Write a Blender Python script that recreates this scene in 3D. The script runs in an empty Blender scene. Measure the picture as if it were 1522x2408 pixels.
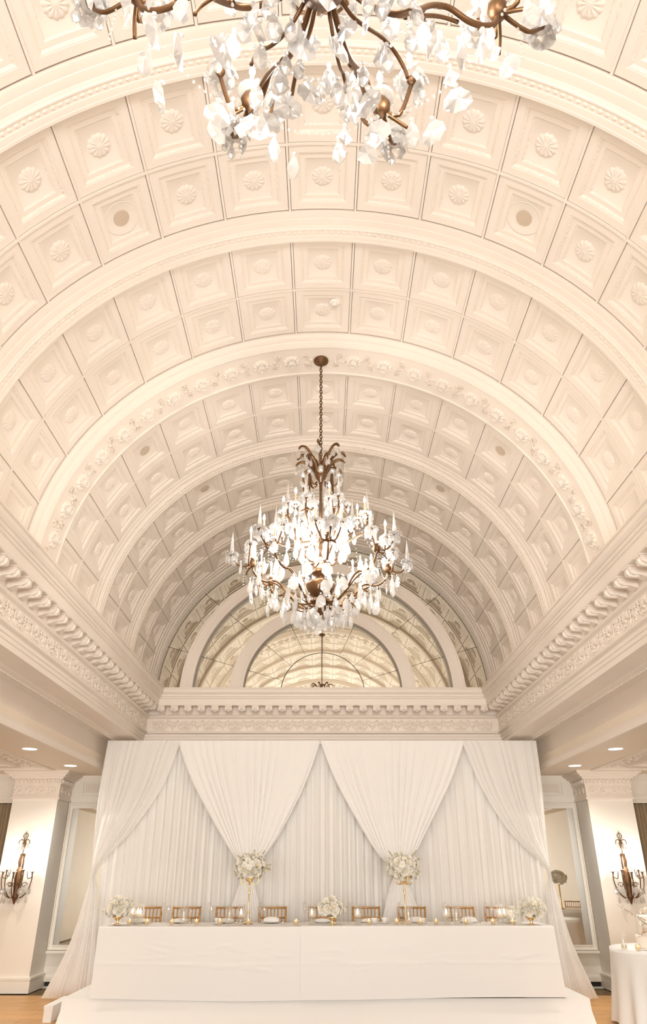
import bpy, math, random
from mathutils import Vector, Matrix, Euler
random.seed(7)
PI = math.pi
sc = bpy.context.scene
col = sc.collection

# ---------------------------------------------------------------- camera, world, lights, exposure
CAMH = 1.6
cam_d = bpy.data.cameras.new('camera')
cam_d.sensor_fit = 'VERTICAL'; cam_d.sensor_height = 36.0
cam_d.lens = 36.0 * 1640.0 / 2408.0
cam_d.shift_x = 2.0 / 2408.0
cam_d.clip_start = 0.05; cam_d.clip_end = 100
cam = bpy.data.objects.new('camera', cam_d); col.objects.link(cam)
cam.location = (0, 0, CAMH)
cam.rotation_euler = (math.radians(90 + 27.15), 0, 0)
sc.camera = cam
sc.view_settings.view_transform = 'Standard'
sc.view_settings.look = 'None'
sc.view_settings.exposure = 0.1
sc.view_settings.gamma = 1.0
sc.view_settings.use_curve_mapping = False
try:
    sc.cycles.max_bounces = 14; sc.cycles.diffuse_bounces = 6; sc.cycles.glossy_bounces = 6
    sc.cycles.transmission_bounces = 8; sc.cycles.transparent_max_bounces = 40
    sc.cycles.sample_clamp_indirect = 4.0; sc.cycles.sample_clamp_direct = 0
    sc.cycles.caustics_reflective = False; sc.cycles.caustics_refractive = False
    sc.cycles.use_denoising = True
except Exception:
    pass
world = bpy.data.worlds.new('room_air'); sc.world = world; world.use_nodes = True
world.node_tree.nodes['Background'].inputs[0].default_value = (1.0, 0.9, 0.78, 1)
world.node_tree.nodes['Background'].inputs[1].default_value = 0.3

WARM = (1.0, 0.95, 0.87)
E_CHAND = 190.0      # watts of one chandelier
E_REAR_FILL = 1130.0       # unseen fill panel behind the camera, added to light drapes and table
E_DOWN = 30.0
E_SCONCE = 12.0

def point_light(name, loc, energy, radius, color=WARM, parent=None):
    l = bpy.data.lights.new(name, 'POINT'); l.energy = energy; l.color = color; l.shadow_soft_size = radius
    o = bpy.data.objects.new(name, l); col.objects.link(o); o.location = loc
    if parent: o.parent = parent
    return o
def area_light(name, loc, rot, energy, sx, sy, color=WARM):
    l = bpy.data.lights.new(name, 'AREA'); l.energy = energy; l.color = color; l.shape = 'RECTANGLE'; l.size = sx; l.size_y = sy
    o = bpy.data.objects.new(name, l); col.objects.link(o); o.location = loc; o.rotation_euler = rot
    return o
E_UP_FILL = 14.0     # added upward fill lamp, imitating light bounced off tables and floor
area_light('added_up_fill', (0, 0.3, 0.45), (math.radians(180), 0, 0), E_UP_FILL, 5.6, 8.0, (1.0, 0.955, 0.90))
area_light('added_rear_fill', (0, -6.3, 1.7), (math.radians(90), 0, 0), E_REAR_FILL, 11.0, 2.4, (0.99, 0.995, 1.0))

# ---------------------------------------------------------------- materials
def nodes(name):
    m = bpy.data.materials.new(name); m.use_nodes = True
    nt = m.node_tree
    return m, nt, nt.nodes['Principled BSDF'], nt.nodes['Material Output']
def pbr(name, colr, rough=0.5, metal=0.0, spec=0.5, var=0.0, vscale=6.0, bump=0.0, bscale=60.0, bdist=0.01, voronoi=False, sheen=0.0, stretch=None):
    m, nt, b, out = nodes(name)
    b.inputs['Base Color'].default_value = (*colr, 1); b.inputs['Roughness'].default_value = rough
    b.inputs['Metallic'].default_value = metal; b.inputs['Specular IOR Level'].default_value = spec
    if sheen: b.inputs['Sheen Weight'].default_value = sheen
    tc = nt.nodes.new('ShaderNodeTexCoord')
    src = tc.outputs['Object']
    if stretch:
        mp = nt.nodes.new('ShaderNodeMapping'); mp.inputs['Scale'].default_value = stretch
        nt.links.new(src, mp.inputs[0]); src = mp.outputs[0]
    if var > 0:
        n = nt.nodes.new('ShaderNodeTexNoise'); n.inputs['Scale'].default_value = vscale; n.inputs['Detail'].default_value = 4
        nt.links.new(src, n.inputs['Vector'])
        r = nt.nodes.new('ShaderNodeValToRGB')
        r.color_ramp.elements[0].position = 0.3; r.color_ramp.elements[1].position = 0.7
        r.color_ramp.elements[0].color = (*[c * (1 - var) for c in colr], 1)
        r.color_ramp.elements[1].color = (*[min(1, c * (1 + var * 0.5)) for c in colr], 1)
        nt.links.new(n.outputs['Fac'], r.inputs[0]); nt.links.new(r.outputs[0], b.inputs['Base Color'])
    if bump > 0:
        if voronoi:
            t = nt.nodes.new('ShaderNodeTexVoronoi'); t.inputs['Scale'].default_value = bscale; o = t.outputs['Distance']
        else:
            t = nt.nodes.new('ShaderNodeTexNoise'); t.inputs['Scale'].default_value = bscale; t.inputs['Detail'].default_value = 3; o = t.outputs['Fac']
        nt.links.new(src, t.inputs['Vector'])
        bp = nt.nodes.new('ShaderNodeBump'); bp.inputs['Strength'].default_value = bump; bp.inputs['Distance'].default_value = bdist
        nt.links.new(o, bp.inputs['Height']); nt.links.new(bp.outputs[0], b.inputs['Normal'])
    return m
def emit(name, colr, strength):
    m, nt, b, out = nodes(name)
    b.inputs['Base Color'].default_value = (*colr, 1)
    b.inputs['Emission Color'].default_value = (*colr, 1); b.inputs['Emission Strength'].default_value = strength
    try: m.cycles.emission_sampling = 'NONE'
    except Exception: pass
    return m
def mix_mat(name, parts):
    """parts: list of (weight, kind, color, roughness)"""
    m = bpy.data.materials.new(name); m.use_nodes = True; nt = m.node_tree
    nt.nodes.remove(nt.nodes['Principled BSDF']); out = nt.nodes['Material Output']
    acc = None; tot = 0
    for w, kind, c, r in parts:
        n = nt.nodes.new({'T': 'ShaderNodeBsdfTransparent', 'G': 'ShaderNodeBsdfGlossy', 'D': 'ShaderNodeBsdfDiffuse', 'L': 'ShaderNodeBsdfTranslucent', 'R': 'ShaderNodeBsdfGlass'}[kind])
        n.inputs['Color'].default_value = (*c, 1)
        if kind in 'GR': n.inputs['Roughness'].default_value = r
        if kind == 'R': n.inputs['IOR'].default_value = 1.45
        if acc is None: acc = n.outputs[0]; tot = w
        else:
            mx = nt.nodes.new('ShaderNodeMixShader'); tot += w
            mx.inputs[0].default_value = w / tot
            nt.links.new(acc, mx.inputs[1]); nt.links.new(n.outputs[0], mx.inputs[2]); acc = mx.outputs[0]
    nt.links.new(acc, out.inputs['Surface'])
    return m

M = {}
CREAM = (0.88, 0.80, 0.72)
M['plaster'] = pbr('cream_plaster', CREAM, 0.55, var=0.03, vscale=1.2, bump=0.08, bscale=90, bdist=0.004)
M['plaster_carved'] = pbr('cream_plaster_carved', CREAM, 0.55, bump=0.55, bscale=34, bdist=0.012, voronoi=True)
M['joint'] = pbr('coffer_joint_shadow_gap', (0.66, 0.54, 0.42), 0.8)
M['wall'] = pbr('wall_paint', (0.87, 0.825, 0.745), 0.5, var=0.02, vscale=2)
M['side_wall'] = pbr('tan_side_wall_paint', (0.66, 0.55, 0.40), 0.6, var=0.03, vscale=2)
M['aisle'] = pbr('aisle_ceiling_paint', (0.86, 0.755, 0.63), 0.6, var=0.02, vscale=1)
M['mirror'] = pbr('antique_mirror', (0.90, 0.88, 0.775), 0.015, metal=1.0)
M['wallmirror'] = pbr('wall_mirror_glass', (0.80, 0.79, 0.74), 0.01, metal=1.0)
M['dark'] = pbr('dark_recess', (0.03, 0.025, 0.02), 0.8)
M['speaker'] = pbr('speaker_cloth', (0.62, 0.51, 0.40), 0.8, bump=0.3, bscale=400, bdist=0.002)
M['bronze'] = pbr('aged_bronze', (0.17, 0.088, 0.04), 0.40, metal=0.75, var=0.25, vscale=9)
M['gold'] = pbr('polished_gold', (0.95, 0.72, 0.40), 0.28, metal=0.9)
M['goldwood'] = pbr('gold_painted_wood', (0.58, 0.31, 0.10), 0.35, metal=0.35, var=0.2, vscale=20)
M['sleeve'] = pbr('candle_sleeve', (0.92, 0.72, 0.52), 0.5)
M['bulb'] = emit('lit_bulb', (1.0, 0.93, 0.82), 14.0)
M['flame'] = emit('candle_flame', (1.0, 0.86, 0.62), 14.0)
M['downglow'] = emit('downlight_glow', (1.0, 0.95, 0.86), 9.0)
M['crystal'] = mix_mat('cut_crystal', [(0.31, 'T', (0.99, 0.985, 0.98), 0), (0.17, 'R', (1, 1, 1), 0.0), (0.19, 'G', (1, 0.99, 0.98), 0.03), (0.20, 'L', (1, 1, 1), 0), (0.13, 'D', (1, 1, 1), 0)])
M['glass'] = mix_mat('clear_glass', [(0.87, 'T', (0.995, 0.995, 0.99), 0), (0.07, 'G', (1, 1, 1), 0.02), (0.06, 'L', (1, 1, 1), 0)])
M['mercury'] = mix_mat('gold_mercury_glass', [(0.35, 'L', (1.0, 0.88, 0.68), 0), (0.25, 'G', (1, 0.88, 0.66), 0.12), (0.25, 'T', (1, 0.95, 0.82), 0), (0.15, 'D', (1, .9, .72), 0)])
def cloth(name, c, trans=0.3, see=0.0, bump=0.12, bscale=300):
    m, nt, b, out = nodes(name)
    b.inputs['Base Color'].default_value = (*c, 1); b.inputs['Roughness'].default_value = 0.85; b.inputs['Specular IOR Level'].default_value = 0.15
    tc = nt.nodes.new('ShaderNodeTexCoord'); n = nt.nodes.new('ShaderNodeTexNoise'); n.inputs['Scale'].default_value = bscale
    mp = nt.nodes.new('ShaderNodeMapping'); mp.inputs['Scale'].default_value = (1, 1, 0.15)
    nt.links.new(tc.outputs['Object'], mp.inputs[0]); nt.links.new(mp.outputs[0], n.inputs['Vector'])
    bp = nt.nodes.new('ShaderNodeBump'); bp.inputs['Strength'].default_value = bump; bp.inputs['Distance'].default_value = 0.002
    nt.links.new(n.outputs['Fac'], bp.inputs['Height']); nt.links.new(bp.outputs[0], b.inputs['Normal'])
    t = nt.nodes.new('ShaderNodeBsdfTranslucent'); t.inputs[0].default_value = (*c, 1)
    mx = nt.nodes.new('ShaderNodeMixShader'); mx.inputs[0].default_value = trans
    nt.links.new(b.outputs[0], mx.inputs[1]); nt.links.new(t.outputs[0], mx.inputs[2]); s = mx.outputs[0]
    if see > 0:
        tr = nt.nodes.new('ShaderNodeBsdfTransparent'); m2 = nt.nodes.new('ShaderNodeMixShader'); m2.inputs[0].default_value = see
        nt.links.new(s, m2.inputs[1]); nt.links.new(tr.outputs[0], m2.inputs[2]); s = m2.outputs[0]
    nt.links.new(s, out.inputs['Surface'])
    return m
M['chiffon'] = cloth('white_chiffon', (0.96, 0.95, 0.935), 0.12, bump=0)
M['sheer'] = cloth('ivory_sheer_backing', (0.94, 0.92, 0.89), 0.10, bump=0)
M['veil'] = cloth('thin_white_veil', (0.96, 0.95, 0.93), 0.2, see=0.10, bump=0)
M['linen'] = cloth('white_linen', (0.90, 0.885, 0.87), 0.05, bump=0.1, bscale=200)
M['skirt'] = cloth('stage_skirt_cloth', (0.90, 0.885, 0.865), 0.05, bump=0.08, bscale=200)
M['curtain'] = cloth('taupe_window_curtain', (0.40, 0.31, 0.20), 0.1)
M['porcelain'] = pbr('white_porcelain', (0.90, 0.87, 0.83), 0.2)
M['petal'] = cloth('ivory_petals', (0.98, 0.955, 0.89), 0.2, bump=0)
M['petal_pink'] = cloth('blush_petals', (0.93, 0.82, 0.73), 0.08, bump=0)
M['petal_centre'] = cloth('cream_flower_centre', (0.92, 0.80, 0.55), 0.1, bump=0)
M['leaf'] = pbr('olive_green_leaf', (0.50, 0.47, 0.24), 0.6)
M['twig'] = pbr('brown_twig', (0.30, 0.19, 0.09), 0.7)
M['wax'] = mix_mat('white_candle_wax', [(0.6, 'D', (0.95, 0.9, 0.82), 0), (0.4, 'L', (1, 0.9, 0.75), 0)])
M['icing'] = pbr('ivory_icing', (0.92, 0.85, 0.76), 0.5, var=0.04, vscale=14)
M['carpet'] = pbr('brown_patterned_carpet', (0.20, 0.13, 0.065), 0.95, var=0.6, vscale=9)
M['added_neutral_carpet'] = pbr('light_taupe_added_carpet', (0.50, 0.46, 0.41), 0.95, var=0.15, vscale=5)  # taupe picked so the unseen floor throws back neutral light
M['oak'] = None
def wood(name, c1, c2):
    m, nt, b, out = nodes(name)
    tc = nt.nodes.new('ShaderNodeTexCoord'); mp = nt.nodes.new('ShaderNodeMapping'); mp.inputs['Scale'].default_value = (1.2, 14, 1)
    oi = nt.nodes.new('ShaderNodeObjectInfo')
    ad = nt.nodes.new('ShaderNodeVectorMath'); ad.operation = 'ADD'
    nt.links.new(tc.outputs['Object'], ad.inputs[0]); nt.links.new(oi.outputs['Location'], ad.inputs[1])
    nt.links.new(ad.outputs[0], mp.inputs[0])
    n = nt.nodes.new('ShaderNodeTexNoise'); n.inputs['Scale'].default_value = 2.2; n.inputs['Detail'].default_value = 6
    nt.links.new(mp.outputs[0], n.inputs['Vector'])
    r = nt.nodes.new('ShaderNodeValToRGB'); r.color_ramp.elements[0].color = (*c1, 1); r.color_ramp.elements[1].color = (*c2, 1)
    r.color_ramp.elements[0].position = .3; r.color_ramp.elements[1].position = .7
    nt.links.new(n.outputs['Fac'], r.inputs[0])
    hv = nt.nodes.new('ShaderNodeHueSaturation'); ma = nt.nodes.new('ShaderNodeMapRange'); ma.inputs['To Min'].default_value = 0.9; ma.inputs['To Max'].default_value = 1.1
    nt.links.new(oi.outputs['Random'], ma.inputs['Value']); nt.links.new(ma.outputs[0], hv.inputs['Value']); nt.links.new(r.outputs[0], hv.inputs['Color'])
    nt.links.new(hv.outputs[0], b.inputs['Base Color']); b.inputs['Roughness'].default_value = 0.4
    return m
M['oak'] = wood('honey_oak_boards', (0.52, 0.27, 0.085), (0.66, 0.37, 0.14))

# ---------------------------------------------------------------- mesh helpers
class MB:
    def __init__(s): s.v = []; s.f = []; s.m = []; s.s = []
    def add(s, verts, faces, mi=0, smooth=False):
        o = len(s.v); s.v += [tuple(p) for p in verts]
        for f in faces: s.f.append(tuple(i + o for i in f)); s.m.append(mi); s.s.append(smooth)
    def box(s, x0, x1, y0, y1, z0, z1, mi=0, mat=None):
        vs = [Vector((x, y, z)) for z in (z0, z1) for y in (y0, y1) for x in (x0, x1)]
        if mat is not None: vs = [mat @ p for p in vs]
        s.add(vs, [(0, 2, 3, 1), (4, 5, 7, 6), (0, 1, 5, 4), (2, 6, 7, 3), (0, 4, 6, 2), (1, 3, 7, 5)], mi)
    def lathe(s, prof, n=16, c=(0, 0, 0), mi=0, smooth=True, mat=None, phase=0.0):
        vs = []; fs = []; k = len(prof)
        for r, z in prof:
            for i in range(n):
                a = 2 * PI * i / n + phase; vs.append(Vector((c[0] + r * math.cos(a), c[1] + r * math.sin(a), c[2] + z)))
        if mat is not None: vs = [mat @ p for p in vs]
        for j in range(k - 1):
            for i in range(n):
                a, b = j * n + i, j * n + (i + 1) % n; fs.append((a, b, b + n, a + n))
        fs.append(tuple(range(n - 1, -1, -1))); fs.append(tuple(range((k - 1) * n, k * n)))
        s.add(vs, fs, mi, smooth)
    def tube(s, path, rad, n=6, mi=0, smooth=True, flat=1.0):
        path = [Vector(p) for p in path]; k = len(path); vs = []; fs = []
        if not hasattr(rad, '__len__'): rad = [rad] * k
        up = None
        for j in range(k):
            t = (path[min(j + 1, k - 1)] - path[max(j - 1, 0)])
            if t.length < 1e-9: t = Vector((0, 0, 1))
            t.normalize()
            if up is None:
                up = Vector((0, 0, 1)) if abs(t.z) < 0.95 else Vector((1, 0, 0))
            a = t.cross(up)
            if a.length < 1e-6: a = t.cross(Vector((0, 1, 0)))
            a.normalize(); b = a.cross(t).normalized(); up = b
            for i in range(n):
                q = 2 * PI * i / n
                vs.append(path[j] + a * (rad[j] * math.cos(q) * flat) + b * (rad[j] * math.sin(q)))
        for j in range(k - 1):
            for i in range(n):
                x, y = j * n + i, j * n + (i + 1) % n; fs.append((x, y, y + n, x + n))
        fs.append(tuple(range(n - 1, -1, -1))); fs.append(tuple(range((k - 1) * n, k * n)))
        s.add(vs, fs, mi, smooth)
    def grid(s, fn, nu, nv, mi=0, smooth=True, flip=False):
        vs = [fn(u / nu, v / nv) for v in range(nv + 1) for u in range(nu + 1)]; fs = []
        for v in range(nv):
            for u in range(nu):
                a = v * (nu + 1) + u; q = (a, a + 1, a + nu + 2, a + nu + 1); fs.append(q[::-1] if flip else q)
        s.add(vs, fs, mi, smooth)
    def extrude(s, poly, d0, d1, fr, mi=0, smooth=False):
        """poly [(a,b)], fr(a,b,d)->point"""
        n = len(poly); vs = [fr(a, b, d0) for a, b in poly] + [fr(a, b, d1) for a, b in poly]
        fs = [(i, (i + 1) % n, n + (i + 1) % n, n + i) for i in range(n)]
        fs.append(tuple(range(n - 1, -1, -1))); fs.append(tuple(range(n, 2 * n)))
        s.add(vs, fs, mi, smooth)
    def blob(s, c, r, nu=6, nv=4, mi=0, mat=None, smooth=True):
        prof = [(math.sin(PI * j / nv), -math.cos(PI * j / nv)) for j in range(nv + 1)]
        prof[0] = (0.02, -1); prof[-1] = (0.02, 1)
        m = Matrix.Translation(c) @ (mat if mat is not None else Matrix.Identity(4)) @ Matrix.Diagonal((*r, 1))
        s.lathe(prof, nu, (0, 0, 0), mi, smooth, m)
    def mesh(s, name, mats):
        me = bpy.data.meshes.new(name); me.from_pydata(s.v, [], s.f)
        for m in (mats if isinstance(mats, (list, tuple)) else [mats]): me.materials.append(m)
        me.polygons.foreach_set('material_index', s.m); me.polygons.foreach_set('use_smooth', s.s)
        me.update(); return me
def link(name, me, parent=None, mat=None):
    o = bpy.data.objects.new(name, me); col.objects.link(o)
    if parent is not None: o.parent = parent
    if mat is not None: o.matrix_basis = mat
    return o
def obj(name, mb, mats, parent=None, mat=None): return link(name, mb.mesh(name, mats), parent, mat)
def struct(name, mb, mats):
    o = obj(name, mb, mats); o['kind'] = 'structure'; o['label'] = STRUCT_LABEL.get(name, name.replace('_', ' ')); return o
def tag(o, label, cat, group=None):
    o['label'] = label; o['category'] = cat
    if group: o['group'] = group
    return o
def thing(name, label, cat, loc=(0, 0, 0), rz=0.0, group=None):
    o = bpy.data.objects.new(name, None); col.objects.link(o); o.location = loc; o.rotation_euler = (0, 0, rz)
    o.empty_display_size = 0.1
    return tag(o, label, cat, group)
def copy_tree(o, parent=None):
    c = o.copy(); col.objects.link(c)
    if parent is not None: c.parent = parent
    for ch in list(o.children): copy_tree(ch, c)
    return c
def T(x, y, z): return Matrix.Translation((x, y, z))
def RZ(a): return Matrix.Rotation(a, 4, 'Z')
def RX(a): return Matrix.Rotation(a, 4, 'X')
def RY(a): return Matrix.Rotation(a, 4, 'Y')
def frame(o, x, y, z):
    m = Matrix((x, y, z)).transposed().to_4x4(); m.translation = o; return m
def interp(pts, t):
    """pts [(t, val...)] piecewise smooth"""
    if t <= pts[0][0]: return pts[0][1:]
    for i in range(len(pts) - 1):
        if t <= pts[i + 1][0]:
            k = (t - pts[i][0]) / (pts[i + 1][0] - pts[i][0])
            return tuple(a + (b - a) * k for a, b in zip(pts[i][1:], pts[i + 1][1:]))
    return pts[-1][1:]
def catmull(pts, per=6):
    pts = [Vector(p) for p in pts]; out = []
    for i in range(len(pts) - 1):
        p0 = pts[max(i - 1, 0)]; p1 = pts[i]; p2 = pts[i + 1]; p3 = pts[min(i + 2, len(pts) - 1)]
        for k in range(per):
            t = k / per
            out.append(0.5 * ((2 * p1) + (p2 - p0) * t + (2 * p0 - 5 * p1 + 4 * p2 - p3) * t * t + (3 * p1 - p0 - 3 * p2 + p3) * t ** 3))
    out.append(pts[-1]); return out
STRUCT_LABEL = {
    'ceiling': 'cream plaster barrel vault with square coffers and moulded ribs',
    'trim_1': 'cream entablature with scroll brackets along the left side under the vault',
    'trim_2': 'cream entablature with brackets and shell frieze above the white drapes',
    'trim_3': 'cream entablature with scroll brackets along the right side under the vault',
    'floor': 'honey coloured wooden dance floor with brown carpet edge'}

# ---------------------------------------------------------------- the vault
R, B, ZS = 3.0, 2.876, 2.782 + CAMH
def V(th, y, o=0.0): return Vector(((R + o) * math.sin(th), y, ZS + (B + o) * math.cos(th)))
def vault_frame(th, y, o=0.0, spin=0.0):
    tx = Vector((R * math.cos(th), 0, -B * math.sin(th))).normalized()
    ty = Vector((0, 1, 0)); n = tx.cross(ty)          # tx x ty
    inward = Vector((-math.sin(th) / R, 0, -math.cos(th) / B)).normalized()
    if n.dot(inward) < 0: tx = -tx; n = tx.cross(ty)
    return frame(V(th, y, o), tx, ty, n) @ RZ(spin)
L, W1, W2 = 1.394, 0.33, 0.79
YC = 4.99                        # near edge of the bay just before the rosette rib
bays = [YC - 2 * W1 - 2 * L, YC - W1 - L, YC, YC + L + W2, YC + 2 * L + W2 + W1, YC + 3 * L + W2 + 2 * W1]
Y_RIB3 = YC + L
Y_BACK = bays[0] - W2 - L        # one more bay behind the camera
bays = [Y_BACK] + bays
Y_END = 12.41
YF = -6.6                        # rear wall of the modelled hall
mb = MB()
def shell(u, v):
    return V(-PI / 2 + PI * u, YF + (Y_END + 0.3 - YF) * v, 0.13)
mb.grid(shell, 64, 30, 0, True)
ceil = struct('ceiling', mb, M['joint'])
def arc_strip(mb, prof, n=90, mi=0, smooth=True, th0=-PI / 2, th1=PI / 2):
    """prof [(y, o)] swept round the vault"""
    k = len(prof); vs = []; fs = []
    for i in range(n + 1):
        th = th0 + (th1 - th0) * i / n
        for y, o in prof: vs.append(V(th, y, o))
    for i in range(n):
        for j in range(k - 1):
            a = i * k + j; fs.append((a, a + 1, a + k + 1, a + k))
    mb.add(vs, fs, mi, smooth)
# rear plain part of the vault behind the camera
mb = MB(); arc_strip(mb, [(YF, 0.0), (Y_BACK - 0.02, 0.0), (Y_BACK - 0.02, 0.12)], 48)
obj('plain_vault', mb, M['plaster'], ceil)

# fifteen coffer shapes round the arch
PITCH = math.radians(12)
GAP = 0.015
def coffer_mesh(k, ly):
    mb = MB(); dth = PITCH - GAP / R * 2; hy = ly / 2 - GAP
    levels = [(0.0, 0.07, 0), (0.0, 0.008, 0), (0.070, 0.008, 0), (0.072, 0.012, 0), (0.080, 0.012, 0), (0.098, 0.024, 1), (0.100, 0.027, 0), (0.140, 0.027, 0), (0.142, 0.031, 0), (0.152, 0.036, 1), (0.155, 0.038, 0)]
    nt = 6
    def loop(t, o):
        a = dth / 2 - t / R; h = hy - t; pts = []
        c = PITCH * k
        for i in range(nt): pts.append(V(c - a + 2 * a * i / nt, -h, o))
        pts.append(V(c + a, -h, o)); 
        for i in range(nt): pts.append(V(c + a - 2 * a * i / nt, h, o))
        pts.append(V(c - a, h, o)); return pts
    n = 2 * nt + 2; vs = []; 
    for t, o, m_ in levels: vs += loop(t, o)
    for j in range(len(levels) - 1):
        fs = [(j * n + i, j * n + (i + 1) % n, (j + 1) * n + (i + 1) % n, (j + 1) * n + i) for i in range(n)]
        for f in fs: mb.f.append(f[::-1]); mb.m.append(levels[j + 1][2]); mb.s.append(False)
    b = (len(levels) - 1) * n
    for i in range(nt):
        mb.f.append((b + i, b + i + 1, b + 2 * nt - i, b + (2 * nt + 1 - i) % n)[::-1]); mb.m.append(0); mb.s.append(True)
    mb.v = [tuple(p) for p in vs]
    return mb.mesh('coffer', [M['plaster'], M['plaster_carved']])
coffer_meshes = {k: coffer_mesh(k, L / 2) for k in range(-7, 8)}
def relief_disc(name, rad, prof, nph=48, mats=None, rings=7):
    """prof(rho 0..1, phi)->(radius factor, height)"""
    mb = MB(); vs = [(0, 0, prof(0, 0)[1])]; fs = []
    for j in range(1, rings + 1):
        for i in range(nph):
            ph = 2 * PI * i / nph; q, h = prof(j / rings, ph); vs.append((rad * q * math.cos(ph), rad * q * math.sin(ph), h))
    for i in range(nph):
        fs.append((0, 1 + i, 1 + (i + 1) % nph))
        for j in range(rings - 1):
            a = 1 + j * nph; fs.append((a + i, a + nph + i, a + nph + (i + 1) % nph, a + (i + 1) % nph))
    mb.add(vs, fs, 0, True); return mb.mesh(name, mats or M['plaster'])
def pr_coffer(r, ph):
    pet = abs(math.sin(6 * ph))
    q = r * (1 + (0.13 * pet ** 0.5 - 0.05) * max(0, (r - .5) * 2))
    if r >= 0.999: return q, -0.004
    h = 0.008 + 0.010 * pet * math.sin(PI * min(1, r * 1.05))
    if r < 0.30: h = 0.020 - 0.02 * r
    elif r < .36: h = 0.006
    return q, h
rosette_me = relief_disc('rosette', 0.098, pr_coffer, 48)
SPK = {(2, 1, -3), (2, 1, 3), (4, 0, -4), (4, 0, 4), (5, 0, -3), (5, 0, 3)}
for bi, y0 in enumerate(bays):
    for row in (0, 1):
        yc = y0 + L / 4 + row * L / 2
        for k in range(-7, 8):
            if bi == 0 and abs(k) > 5: continue
            c = link('coffer', coffer_meshes[k], ceil, T(0, yc, 0))
            if (bi, row, k) in SPK: continue
            if abs(k) == 7: continue
            link('rosette', rosette_me, c, T(0, -yc, 0) @ T(0, yc, 0) @ vault_frame(PITCH * k, 0, 0.037))
# joint fillets between the coffers
for y0 in bays:
    mb = MB()
    yc = y0 + L / 2; w = 0.010
    arc_strip(mb, [(yc - w, 0.06), (yc - w, -0.004), (yc + w, -0.004), (yc + w, 0.06)], 90, 0, False)
    for k in range(-7, 7):
        c = PITCH * (k + 0.5); d = w / R
        vs = [V(c - d, y0, 0.06), V(c - d, y0, -0.004), V(c + d, y0, -0.004), V(c + d, y0, 0.06)]
        vs += [p + Vector((0, L, 0)) for p in vs]
        mb.add(vs, [(0, 1, 5, 4), (1, 2, 6, 5), (2, 3, 7, 6)], 0)
    obj('joint_fillet', mb, M['plaster'], ceil)
# ribs
def rib(y0, w, end=False):
    mb = MB()
    p = [(0.0, 0.10), (0.0, -0.008), (0.010, -0.012), (0.075, -0.012), (0.077, -0.020), (0.083, -0.022), (0.15, -0.022), (0.152, -0.030), (0.165, -0.034), (0.178, -0.040), (0.182, -0.046), (0.194, -0.046), (0.196, -0.040), (0.25, -0.040), (0.252, -0.048), (0.262, -0.050), (0.30, -0.050), (0.302, -0.055), (0.325, -0.055), (0.33, -0.05), (0.33, 0.10)]
    p = [(y0 + y * w / 0.33, o) for y, o in p]
    arc_strip(mb, p, 96, 0, True)
    r = obj('rib', mb, M['plaster'], ceil)
    mod = r.modifiers.new('edges', 'EDGE_SPLIT'); mod.split_angle = math.radians(35)
    b = MB(); n = 150
    for i in range(n):
        th = -PI / 2 + PI * (i + .5) / n
        fm = vault_frame(th, y0 + 0.223 * w / 0.33, -0.040)
        vs = [fm @ Vector(q) for q in ((-.024, 0, 0), (0, -.02, 0), (.024, 0, 0), (0, .02, 0), (-.010, 0, .010), (0, -.009, .010), (.010, 0, .010), (0, .009, .010))]
        b.add(vs, [(0, 1, 5, 4), (1, 2, 6, 5), (2, 3, 7, 6), (3, 0, 4, 7), (4, 5, 6, 7)], 0, False)
    bo = obj('bead_moulding', b, M['plaster'], r); bo['kind'] = 'stuff'
    return r
for i in (0, 1, 2, 4, 5):
    if i == 0: continue
    rib(bays[i] + L, W1)
rib(bays[6] + L, Y_END - bays[6] - L)
# two wide ribs with rosettes
def pr_big(r, ph):
    pet = abs(math.sin(5 * ph))
    q = r * (1 + (0.16 * pet ** .5 - .08) * max(0, (r - .55) * 2.2))
    if r >= 0.999: return q, -0.006
    h = 0.012 + 0.022 * pet * math.sin(PI * min(1, max(0, (r - .35) / .65)))
    if r < .17: h = 0.070
    elif r < .30: h = 0.022
    elif r < .46: h = 0.078
    elif r < .54: h = 0.004
    return q, h
big_rosette = relief_disc('rosette', 0.100, pr_big, 48, None, 12)
def spray_mesh(seed):
    rnd = random.Random(seed); mb = MB()
    for i in range(18):
        a = rnd.uniform(0, 2 * PI); d = rnd.uniform(0.0, 0.06)
        x = d * math.cos(a) * 1.1; y = d * math.sin(a) * 2.6
        mb.blob((x, y, 0.004), (rnd.uniform(.006, .011), rnd.uniform(.016, .032), rnd.uniform(.008, .020)), 6, 4, 0, RZ(rnd.uniform(0, PI)))
    for sgn in (-1, 1):
        mb.tube(catmull([(0, sgn * .03, .012), (.03, sgn * .08, .016), (.01, sgn * .12, .014), (-.03, sgn * .1, .012), (-.015, sgn * .07, .012)], 3), .007, 5)
    return mb.mesh('leaf_spray', M['plaster'])
sprays = [spray_mesh(s) for s in (1, 2, 3)]
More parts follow.
